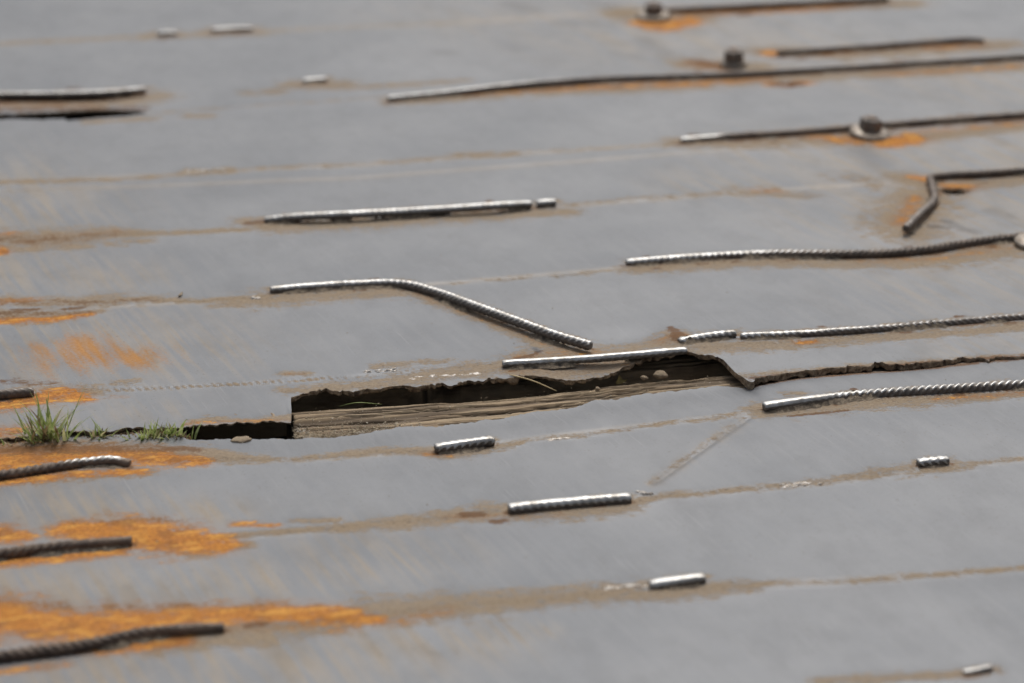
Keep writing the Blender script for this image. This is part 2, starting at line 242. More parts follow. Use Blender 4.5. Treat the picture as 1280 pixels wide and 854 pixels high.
    ('t', 0.85, 0, [(0.653, 4.328, 0.0205), (0.738, 4.34, 0.0206), (0.898, 4.373, 0.0211), (0.993, 4.383, 0.0213), (1.119, 4.382, 0.0214), (1.228, 4.372, 0.0215), (1.386, 4.368, 0.0218), (1.566, 4.372, 0.0221), (1.802, 4.381, 0.0227), (1.938, 4.386, 0.023), (2.146, 4.393, 0.0235)]),
    ('b', 0.75, 0, [(1.458, 4.481, 0.0177), (1.606, 4.487, 0.018), (1.692, 4.493, 0.0181), (1.798, 4.502, 0.0183), (1.875, 4.503, 0.0184), (1.893, 4.489, 0.0184)]),
    ('t', 0.85, 0, [(1.469, 4.516, 0.0229), (1.618, 4.522, 0.0232), (1.705, 4.528, 0.0234), (1.811, 4.537, 0.0237), (1.889, 4.538, 0.0239), (1.908, 4.524, 0.0238)]),
    ('b', 0.78, 0, [(1.327, 4.878, 0.0195), (1.456, 4.882, 0.0197), (1.635, 4.884, 0.02), (1.817, 4.889, 0.0203), (1.836, 4.889, 0.0203)]),
    ('t', 0.85, 0, [(1.338, 4.918, 0.0254), (1.467, 4.922, 0.0257), (1.648, 4.924, 0.0261), (1.832, 4.93, 0.0265), (1.85, 4.93, 0.0265)]),
    ('b', 0.76, 0, [(1.105, 3.92, 0.0147), (1.148, 3.924, 0.0147), (1.207, 3.927, 0.0148), (1.324, 3.926, 0.015), (1.416, 3.934, 0.0151), (1.508, 3.941, 0.0153), (1.632, 3.948, 0.0155), (1.757, 3.955, 0.0157), (1.948, 3.965, 0.0161)]),
    ('t', 0.85, 0, [(1.112, 3.947, 0.0187), (1.156, 3.951, 0.0188), (1.215, 3.954, 0.0189), (1.333, 3.953, 0.0191), (1.425, 3.961, 0.0193), (1.518, 3.969, 0.0195), (1.642, 3.976, 0.0198), (1.768, 3.983, 0.0201), (1.961, 3.994, 0.0206)]),
    ('b', 0.74, 0, [(1.793, 3.631, 0.0144), (1.621, 3.631, 0.0141), (1.535, 3.63, 0.014), (1.478, 3.63, 0.0139), (1.456, 3.627, 0.0138), (1.44, 3.583, 0.0136), (1.417, 3.512, 0.0133), (1.371, 3.449, 0.013), (1.318, 3.377, 0.0126)]),
    ('t', 0.85, 0, [(1.804, 3.655, 0.0182), (1.631, 3.655, 0.0178), (1.544, 3.654, 0.0177), (1.488, 3.653, 0.0176), (1.465, 3.651, 0.0175), (1.448, 3.606, 0.0172), (1.425, 3.535, 0.0168), (1.379, 3.47, 0.0163), (1.326, 3.398, 0.0158)]),
    ('b', 0.71, 0, [(0.853, 3.308, 0.0118), (0.949, 3.309, 0.0119), (1.023, 3.307, 0.012), (1.089, 3.299, 0.012), (1.19, 3.278, 0.012), (1.263, 3.27, 0.0121), (1.316, 3.275, 0.0122), (1.373, 3.289, 0.0123), (1.484, 3.305, 0.0125), (1.643, 3.306, 0.0128)]),
    ('t', 0.85, 0, [(0.858, 3.327, 0.0147), (0.954, 3.328, 0.0148), (1.029, 3.326, 0.0149), (1.096, 3.318, 0.015), (1.197, 3.298, 0.015), (1.271, 3.29, 0.0151), (1.324, 3.295, 0.0152), (1.381, 3.308, 0.0154), (1.492, 3.325, 0.0157), (1.652, 3.327, 0.016)]),
    ('b', 0.60, 0, [(0.346, 3.619, 0.0127), (0.396, 3.626, 0.0128), (0.46, 3.623, 0.0128), (0.561, 3.619, 0.0128), (0.639, 3.618, 0.0129), (0.717, 3.619, 0.013), (0.774, 3.618, 0.013)]),
    ('t', 0.85, 0, [(0.349, 3.642, 0.0159), (0.399, 3.648, 0.016), (0.463, 3.646, 0.0161), (0.565, 3.642, 0.0161), (0.643, 3.641, 0.0162), (0.721, 3.642, 0.0163), (0.779, 3.641, 0.0164)]),
    ('b', 0.60, 0, [(0.783, 3.618, 0.013), (0.814, 3.619, 0.0131)]),
    ('t', 0.85, 0, [(0.788, 3.641, 0.0164), (0.82, 3.642, 0.0164)]),
    ('b', 0.61, 0, [(0.319, 3.293, 0.0113), (0.392, 3.295, 0.0114), (0.45, 3.292, 0.0114), (0.494, 3.287, 0.0114), (0.52, 3.273, 0.0114), (0.552, 3.234, 0.0112), (0.593, 3.171, 0.011), (0.637, 3.102, 0.0108), (0.688, 3.023, 0.0105), (0.721, 2.982, 0.0103)]),
    ('t', 0.85, 0, [(0.321, 3.311, 0.0141), (0.394, 3.314, 0.0141), (0.453, 3.311, 0.0142), (0.497, 3.306, 0.0142), (0.523, 3.291, 0.0141), (0.555, 3.253, 0.0139), (0.596, 3.189, 0.0136), (0.64, 3.12, 0.0133), (0.691, 3.04, 0.0129), (0.725, 2.998, 0.0128)]),
    ('b', 0.58, 0, [(0.591, 2.94, 0.0101), (0.668, 2.936, 0.0101), (0.745, 2.936, 0.0102), (0.801, 2.938, 0.0103), (0.844, 2.94, 0.0103)]),
    ('t', 0.85, 0, [(0.594, 2.956, 0.0124), (0.672, 2.952, 0.0125), (0.749, 2.951, 0.0126), (0.805, 2.954, 0.0126), (0.849, 2.956, 0.0127)]),
    ('b', 0.62, 0, [(0.843, 2.972, 0.0104), (0.887, 2.984, 0.0105), (0.927, 2.988, 0.0106)]),
    ('t', 0.85, 0, [(0.848, 2.989, 0.0129), (0.892, 3.0, 0.013), (0.932, 3.005, 0.0131)]),
    ('b', 0.68, 0, [(0.931, 2.975, 0.0105), (1.025, 2.966, 0.0106), (1.082, 2.966, 0.0107), (1.163, 2.964, 0.0108), (1.246, 2.966, 0.0109), (1.341, 2.966, 0.011), (1.485, 2.965, 0.0112)]),
    ('t', 0.85, 0, [(0.936, 2.991, 0.013), (1.03, 2.983, 0.0131), (1.088, 2.982, 0.0132), (1.169, 2.98, 0.0133), (1.253, 2.982, 0.0135), (1.348, 2.983, 0.0136), (1.493, 2.981, 0.0139)]),
    ('b', 0.64, 0, [(0.888, 2.727, 0.0095), (0.96, 2.736, 0.0096), (1.004, 2.739, 0.0097), (1.037, 2.739, 0.0097), (1.112, 2.736, 0.0098), (1.242, 2.73, 0.01), (1.372, 2.721, 0.0101)]),
    ('t', 0.85, 0, [(0.892, 2.741, 0.0117), (0.965, 2.75, 0.0118), (1.009, 2.753, 0.0119), (1.042, 2.754, 0.012), (1.118, 2.751, 0.0121), (1.248, 2.744, 0.0122), (1.379, 2.736, 0.0124)]),
    ('b', 0.68, 0, [(0.454, 2.679, 0.009), (0.529, 2.69, 0.0091)]),
    ('t', 0.85, 0, [(0.456, 2.692, 0.0109), (0.532, 2.704, 0.0111)]),
    ('b', 0.62, 0, [(0.507, 2.491, 0.0083), (0.568, 2.492, 0.0084), (0.653, 2.491, 0.0084)]),
    ('t', 0.85, 0, [(0.51, 2.502, 0.0101), (0.571, 2.504, 0.0101), (0.656, 2.503, 0.0102)]),
    ('b', 0.62, 0, [(1.017, 2.519, 0.0089), (1.056, 2.52, 0.009)]),
    ('t', 0.85, 0, [(1.021, 2.532, 0.0109), (1.061, 2.532, 0.0109)]),
    ('b', 0.62, 0, [(0.617, 2.267, 0.0076), (0.643, 2.27, 0.0077), (0.681, 2.273, 0.0077)]),
    ('t', 0.85, 0, [(0.62, 2.278, 0.0092), (0.646, 2.28, 0.0092), (0.684, 2.283, 0.0093)]),
    ('b', 0.62, 0, [(0.876, 2.013, 0.007), (0.892, 2.016, 0.0071), (0.908, 2.019, 0.0071)]),
    ('t', 0.85, 0, [(0.879, 2.022, 0.0084), (0.895, 2.024, 0.0084), (0.911, 2.028, 0.0084)]),
    ('b', 0.71, 0, [(-0.147, 2.974, 0.0099), (-0.066, 2.964, 0.0098), (-0.024, 2.964, 0.0098)]),
    ('t', 0.85, 0, [(-0.147, 2.989, 0.0121), (-0.066, 2.98, 0.0121), (-0.023, 2.979, 0.0121)]),
    ('b', 0.78, 0, [(-0.142, 2.693, 0.0088), (-0.068, 2.703, 0.0088), (-0.012, 2.713, 0.0089), (0.036, 2.722, 0.0089), (0.07, 2.72, 0.0089), (0.085, 2.706, 0.0089)]),
    ('t', 0.85, 0, [(-0.143, 2.706, 0.0107), (-0.068, 2.716, 0.0107), (-0.011, 2.727, 0.0108), (0.037, 2.735, 0.0109), (0.07, 2.733, 0.0109), (0.086, 2.719, 0.0108)]),
    ('b', 0.79, 0, [(-0.139, 2.478, 0.008), (-0.07, 2.487, 0.008), (-0.026, 2.491, 0.0081), (0.018, 2.493, 0.0081), (0.076, 2.491, 0.0081)]),
    ('t', 0.85, 0, [(-0.139, 2.49, 0.0096), (-0.07, 2.498, 0.0097), (-0.026, 2.503, 0.0097), (0.019, 2.504, 0.0097), (0.076, 2.503, 0.0098)]),
    ('b', 0.78, 0, [(-0.135, 2.239, 0.0072), (-0.071, 2.245, 0.0072), (-0.023, 2.249, 0.0072), (0.026, 2.255, 0.0072), (0.075, 2.268, 0.0073), (0.117, 2.267, 0.0073), (0.158, 2.261, 0.0073)]),
    ('t', 0.85, 0, [(-0.135, 2.249, 0.0085), (-0.071, 2.255, 0.0086), (-0.023, 2.259, 0.0086), (0.026, 2.265, 0.0086), (0.076, 2.278, 0.0087), (0.117, 2.277, 0.0087), (0.159, 2.271, 0.0087)]),
    ('b', 0.61, 0, [(-0.098, 4.438, 0.0094), (-0.079, 4.44, 0.0104)]),
    ('b', 0.70, 0, [(-0.025, 4.439, 0.0058), (-0.006, 4.441, 0.0079)]),
    ('b', 0.95, 0, [(0.074, 4.512, 0.0078), (0.09, 4.514, 0.0064)]),
    ('b', 0.95, 0, [(0.148, 4.439, 0.0059), (0.163, 4.44, 0.0052)]),
    ('b', 0.68, 0, [(0.265, 4.86, 0.0073), (0.274, 4.861, 0.0083)]),
    ('b', 0.75, 0, [(0.412, 4.877, 0.0076), (0.435, 4.879, 0.013)]),
    ('b', 0.84, 0, [(0.505, 4.443, 0.0057), (0.513, 4.443, 0.0071)]),
    ('b', 0.67, 0, [(0.639, 4.275, 0.0067), (0.65, 4.276, 0.0089)]),
    ('b', 0.94, 0, [(0.794, 4.31, 0.0053), (0.815, 4.311, 0.0095)]),
    ('b', 0.67, 0, [(0.726, 4.298, 0.0051), (0.741, 4.298, 0.0054)]),
    ('b', 0.80, 0, [(0.974, 4.336, 0.0101), (0.984, 4.337, 0.008)]),
    ('b', 0.94, 0, [(1.086, 4.319, 0.0097), (1.094, 4.32, 0.01)]),
    ('b', 0.71, 0, [(0.982, 4.344, 0.0074), (0.996, 4.345, 0.0062)]),
    ('b', 0.66, 0, [(1.179, 4.334, 0.0064), (1.19, 4.335, 0.0058)]),
    ('b', 0.76, 0, [(1.321, 4.327, 0.0114), (1.328, 4.328, 0.0087)]),
    ('b', 0.99, 0, [(1.269, 4.403, 0.0096), (1.28, 4.404, 0.0065)]),
    ('b', 0.65, 0, [(1.482, 4.326, 0.0115), (1.492, 4.327, 0.009)]),
    ('b', 0.72, 0, [(1.527, 4.329, 0.0065), (1.541, 4.33, 0.0108)]),
    ('b', 0.89, 0, [(1.671, 4.402, 0.0087), (1.694, 4.404, 0.009)]),
    ('b', 0.81, 0, [(1.645, 4.315, 0.0063), (1.667, 4.316, 0.0107)]),
    ('b', 0.82, 0, [(1.586, 4.323, 0.0086), (1.595, 4.323, 0.0088)]),
    ('b', 0.90, 0, [(1.841, 4.336, 0.0102), (1.861, 4.337, 0.01)]),
    ('b', 0.98, 0, [(1.819, 4.317, 0.0119), (1.83, 4.318, 0.0102)]),
    ('b', 0.87, 0, [(1.981, 4.334, 0.0094), (1.988, 4.335, 0.0075)]),
    ('b', 0.90, 0, [(2.036, 4.419, 0.0084), (2.057, 4.42, 0.0104)]),
    ('b', 0.75, 0, [(2.074, 4.325, 0.0116), (2.084, 4.325, 0.0088)]),
    ('b', 0.79, 0, [(1.496, 4.462, 0.0112), (1.505, 4.463, 0.0119)]),
    ('b', 0.77, 0, [(1.547, 4.475, 0.0097), (1.567, 4.476, 0.0102)]),
    ('b', 0.86, 0, [(1.645, 4.458, 0.0069), (1.652, 4.459, 0.0088)]),
    ('b', 0.62, 0, [(1.703, 4.473, 0.0091), (1.711, 4.473, 0.0075)]),
    ('b', 0.74, 0, [(1.786, 4.466, 0.0097), (1.802, 4.467, 0.0088)]),
    ('b', 0.76, 0, [(1.402, 4.866, 0.0134), (1.414, 4.867, 0.0067)]),
    ('b', 0.82, 0, [(1.489, 4.86, 0.0108), (1.509, 4.862, 0.0139)]),
    ('b', 0.93, 0, [(1.492, 4.847, 0.011), (1.506, 4.848, 0.0138)]),
    ('b', 0.83, 0, [(1.73, 4.962, 0.0082), (1.744, 4.964, 0.0118)]),
    ('b', 0.64, 0, [(1.793, 4.863, 0.0138), (1.807, 4.864, 0.0069)]),
    ('b', 0.77, 0, [(1.139, 3.974, 0.0091), (1.149, 3.974, 0.0075)]),
    ('b', 0.97, 0, [(1.193, 3.917, 0.0064), (1.213, 3.918, 0.0094)]),
    ('b', 0.98, 0, [(1.264, 3.901, 0.0058), (1.274, 3.901, 0.0046)]),
    ('b', 0.70, 0, [(1.234, 3.907, 0.0079), (1.24, 3.907, 0.0094)]),
    ('b', 0.97, 0, [(1.319, 3.907, 0.0073), (1.325, 3.908, 0.006)]),
    ('b', 0.80, 0, [(1.473, 3.923, 0.0084), (1.491, 3.924, 0.0062)]),
    ('b', 0.90, 0, [(1.643, 4.0, 0.009), (1.659, 4.001, 0.0056)]),
    ('b', 0.74, 0, [(1.556, 3.995, 0.0088), (1.572, 3.995, 0.005)]),
    ('b', 0.64, 0, [(1.737, 4.011, 0.0081), (1.744, 4.011, 0.0088)]),
    ('b', 0.88, 0, [(1.703, 3.941, 0.0072), (1.722, 3.941, 0.008)]),
    ('b', 0.89, 0, [(1.86, 3.946, 0.0076), (1.88, 3.947, 0.0087)]),
    ('b', 0.77, 0, [(1.918, 3.949, 0.0097), (1.925, 3.95, 0.0089)]),
    ('b', 0.80, 0, [(1.8, 3.942, 0.0075), (1.808, 3.942, 0.0079)]),
    ('b', 0.71, 0, [(1.723, 3.617, 0.0045), (1.736, 3.617, 0.0077)]),
    ('b', 1.00, 0, [(1.771, 3.622, 0.0077), (1.777, 3.622, 0.009)]),
    ('b', 0.64, 0, [(1.666, 3.626, 0.0071), (1.674, 3.626, 0.0081)]),
    ('b', 0.92, 0, [(1.529, 3.607, 0.005), (1.541, 3.608, 0.005)]),
    ('b', 0.62, 0, [(1.523, 3.619, 0.0059), (1.531, 3.62, 0.0045)]),
    ('b', 0.84, 0, [(1.332, 3.396, 0.0054), (1.34, 3.396, 0.0049)]),
    ('b', 0.87, 0, [(0.891, 3.288, 0.0043), (0.898, 3.288, 0.0053)]),
    ('b', 0.93, 0, [(0.887, 3.346, 0.0036), (0.895, 3.346, 0.0043)]),
    ('b', 0.65, 0, [(0.958, 3.294, 0.005), (0.974, 3.294, 0.0047)]),
    ('b', 0.84, 0, [(1.013, 3.292, 0.0037), (1.027, 3.292, 0.0038)]),
    ('b', 0.89, 0, [(1.106, 3.286, 0.0063), (1.115, 3.286, 0.0035)]),
    ('b', 0.63, 0, [(1.085, 3.283, 0.0063), (1.095, 3.283, 0.0061)]),
    ('b', 0.69, 0, [(1.25, 3.261, 0.0057), (1.256, 3.261, 0.0047)]),
    ('b', 0.74, 0, [(1.287, 3.309, 0.0049), (1.302, 3.309, 0.0063)]),
    ('b', 0.69, 0, [(1.324, 3.267, 0.0036), (1.333, 3.267, 0.0072)]),
    ('b', 0.96, 0, [(1.388, 3.288, 0.0043), (1.394, 3.288, 0.0036)]),
    ('b', 0.77, 0, [(1.415, 3.283, 0.007), (1.426, 3.283, 0.0059)]),
    ('b', 0.95, 0, [(1.549, 3.301, 0.0039), (1.562, 3.301, 0.0071)]),
    ('b', 0.69, 0, [(1.572, 3.347, 0.0043), (1.581, 3.347, 0.0049)]),
    ('b', 0.61, 0, [(1.55, 3.3, 0.0049), (1.565, 3.3, 0.0038)]),
    ('b', 0.89, 0, [(0.361, 3.612, 0.0048), (0.375, 3.612, 0.0064)]),
    ('b', 0.96, 0, [(0.399, 3.61, 0.0063), (0.411, 3.61, 0.0062)]),
    ('b', 0.79, 0, [(0.524, 3.603, 0.004), (0.534, 3.604, 0.0078)]),
    ('b', 0.99, 0, [(0.528, 3.605, 0.0063), (0.545, 3.605, 0.0055)]),
    ('b', 0.93, 0, [(0.554, 3.612, 0.0044), (0.568, 3.612, 0.0038)]),
    ('b', 0.80, 0, [(0.71, 3.665, 0.0042), (0.716, 3.665, 0.0077)]),
    ('b', 0.62, 0, [(0.762, 3.609, 0.0059), (0.775, 3.609, 0.0071)]),
    ('b', 0.67, 0, [(0.805, 3.611, 0.004), (0.811, 3.611, 0.0079)]),
    ('b', 0.63, 0, [(0.352, 3.288, 0.0063), (0.359, 3.288, 0.0058)]),
    ('b', 0.82, 0, [(0.44, 3.28, 0.0038), (0.455, 3.28, 0.0032)]),
    ('b', 0.90, 0, [(0.471, 3.325, 0.0037), (0.482, 3.325, 0.0032)]),
    ('b', 0.71, 0, [(0.507, 3.265, 0.0048), (0.513, 3.265, 0.0058)]),
    ('b', 0.77, 0, [(0.529, 3.248, 0.0039), (0.534, 3.248, 0.0034)]),
    ('b', 0.92, 0, [(0.569, 3.188, 0.0038), (0.579, 3.188, 0.0053)]),
    ('b', 0.60, 0, [(0.624, 3.107, 0.0041), (0.638, 3.107, 0.0054)]),
    ('b', 0.98, 0, [(0.645, 3.069, 0.0054), (0.654, 3.069, 0.0049)]),
    ('b', 0.63, 0, [(0.704, 2.988, 0.0039), (0.717, 2.987, 0.0031)]),
    ('b', 0.90, 0, [(0.597, 2.926, 0.0027), (0.605, 2.926, 0.0042)]),
    ('b', 0.98, 0, [(0.667, 2.934, 0.0037), (0.673, 2.934, 0.0052)]),
    ('b', 0.67, 0, [(0.774, 2.927, 0.0033), (0.78, 2.927, 0.0037)]),
    ('b', 0.88, 0, [(0.822, 2.928, 0.0043), (0.828, 2.928, 0.0032)]),
    ('b', 0.78, 0, [(0.857, 2.969, 0.0037), (0.863, 2.969, 0.0056)]),
    ('b', 0.80, 0, [(0.897, 2.981, 0.0033), (0.909, 2.981, 0.0043)]),
    ('b', 0.61, 0, [(0.923, 2.963, 0.0029), (0.932, 2.963, 0.0058)]),
    ('b', 0.93, 0, [(0.978, 2.962, 0.0042), (0.987, 2.962, 0.0034)]),
    ('b', 0.70, 0, [(1.047, 2.999, 0.0036), (1.06, 2.999, 0.004)]),
    ('b', 0.80, 0, [(1.155, 2.958, 0.0033), (1.164, 2.957, 0.0055)]),
    ('b', 0.92, 0, [(1.156, 2.954, 0.0037), (1.169, 2.954, 0.0058)]),
    ('b', 0.75, 0, [(1.307, 2.958, 0.0049), (1.322, 2.958, 0.0055)]),
    ('b', 0.87, 0, [(1.254, 2.998, 0.0056), (1.266, 2.998, 0.003)]),
    ('b', 0.99, 0, [(1.438, 2.999, 0.0054), (1.449, 2.999, 0.0044)]),
    ('b', 0.84, 0, [(1.467, 2.997, 0.0058), (1.478, 2.997, 0.0043)]),
    ('b', 0.84, 0, [(1.45, 3.0, 0.0031), (1.458, 3.0, 0.0057)]),
    ('b', 0.63, 0, [(0.941, 2.73, 0.0032), (0.956, 2.729, 0.0044)]),
    ('b', 0.84, 0, [(0.983, 2.724, 0.0047), (0.994, 2.724, 0.0045)]),
    ('b', 0.77, 0, [(1.019, 2.769, 0.0035), (1.024, 2.769, 0.0047)]),
    ('b', 0.87, 0, [(1.102, 2.731, 0.004), (1.114, 2.731, 0.0031)]),
    ('b', 0.75, 0, [(1.144, 2.724, 0.004), (1.156, 2.724, 0.0045)]),
    ('b', 0.98, 0, [(1.217, 2.723, 0.0048), (1.23, 2.723, 0.0028)]),
    ('b', 0.93, 0, [(1.116, 2.729, 0.0027), (1.123, 2.728, 0.0041)]),
    ('b', 0.72, 0, [(1.349, 2.717, 0.0041), (1.358, 2.717, 0.0052)]),
    ('b', 0.72, 0, [(1.286, 2.754, 0.0038), (1.294, 2.753, 0.003)]),
    ('b', 0.88, 0, [(1.324, 2.755, 0.0044), (1.331, 2.755, 0.0045)]),
    ('b', 0.68, 0, [(0.505, 2.681, 0.0035), (0.51, 2.681, 0.0024)]),
    ('b', 0.79, 0, [(0.532, 2.484, 0.0035), (0.537, 2.484, 0.0038)]),
    ('b', 0.90, 0, [(0.573, 2.484, 0.0027), (0.577, 2.484, 0.0028)]),
    ('b', 0.97, 0, [(0.609, 2.486, 0.0038), (0.621, 2.485, 0.0036)]),
    ('b', 0.67, 0, [(1.047, 2.516, 0.0027), (1.059, 2.516, 0.003)]),
    ('b', 0.99, 0, [(0.634, 2.268, 0.0026), (0.645, 2.267, 0.0017)]),
    ('b', 0.63, 0, [(0.673, 2.266, 0.0036), (0.681, 2.266, 0.0036)]),
    ('b', 0.68, 0, [(-0.092, 2.956, 0.0053), (-0.08, 2.956, 0.0046)]),
    ('b', 0.83, 0, [(-0.124, 2.963, 0.0044), (-0.115, 2.963, 0.0047)]),
    ('b', 0.99, 0, [(-0.056, 2.948, 0.0037), (-0.052, 2.948, 0.0031)]),
    ('b', 0.67, 0, [(-0.129, 2.693, 0.0034), (-0.116, 2.693, 0.0031)]),
    ('b', 0.91, 0, [(-0.083, 2.696, 0.004), (-0.076, 2.696, 0.0021)]),
    ('b', 0.63, 0, [(-0.052, 2.705, 0.0044), (-0.043, 2.705, 0.0042)]),
    ('b', 0.71, 0, [(0.03, 2.711, 0.0033), (0.038, 2.711, 0.0024)]),
    ('b', 0.77, 0, [(0.066, 2.714, 0.0031), (0.07, 2.714, 0.0041)]),
    ('b', 0.77, 0, [(-0.1, 2.505, 0.0019), (-0.096, 2.505, 0.0035)]),
    ('b', 0.96, 0, [(-0.082, 2.479, 0.0039), (-0.075, 2.479, 0.0034)]),
    ('b', 0.77, 0, [(-0.069, 2.481, 0.0039), (-0.057, 2.481, 0.0023)]),
    ('b', 0.90, 0, [(-0.016, 2.487, 0.0032), (-0.012, 2.487, 0.0035)]),
    ('b', 0.90, 0, [(0.019, 2.49, 0.0022), (0.026, 2.489, 0.0032)]),
    ('b', 0.98, 0, [(-0.106, 2.234, 0.0019), (-0.101, 2.233, 0.0031)]),
    ('b', 0.73, 0, [(-0.135, 2.233, 0.0018), (-0.131, 2.232, 0.0027)]),
    ('b', 0.64, 0, [(-0.067, 2.238, 0.0028), (-0.056, 2.237, 0.0017)]),
    ('b', 0.95, 0, [(0.003, 2.245, 0.0025), (0.013, 2.245, 0.0023)]),
    ('b', 0.79, 0, [(0.07, 2.263, 0.0029), (0.077, 2.262, 0.0018)]),
    ('b', 0.69, 0, [(0.102, 2.266, 0.002), (0.107, 2.265, 0.0029)]),
    ('b', 0.82, 0, [(0.126, 2.285, 0.0032), (0.135, 2.285, 0.003)]),
]
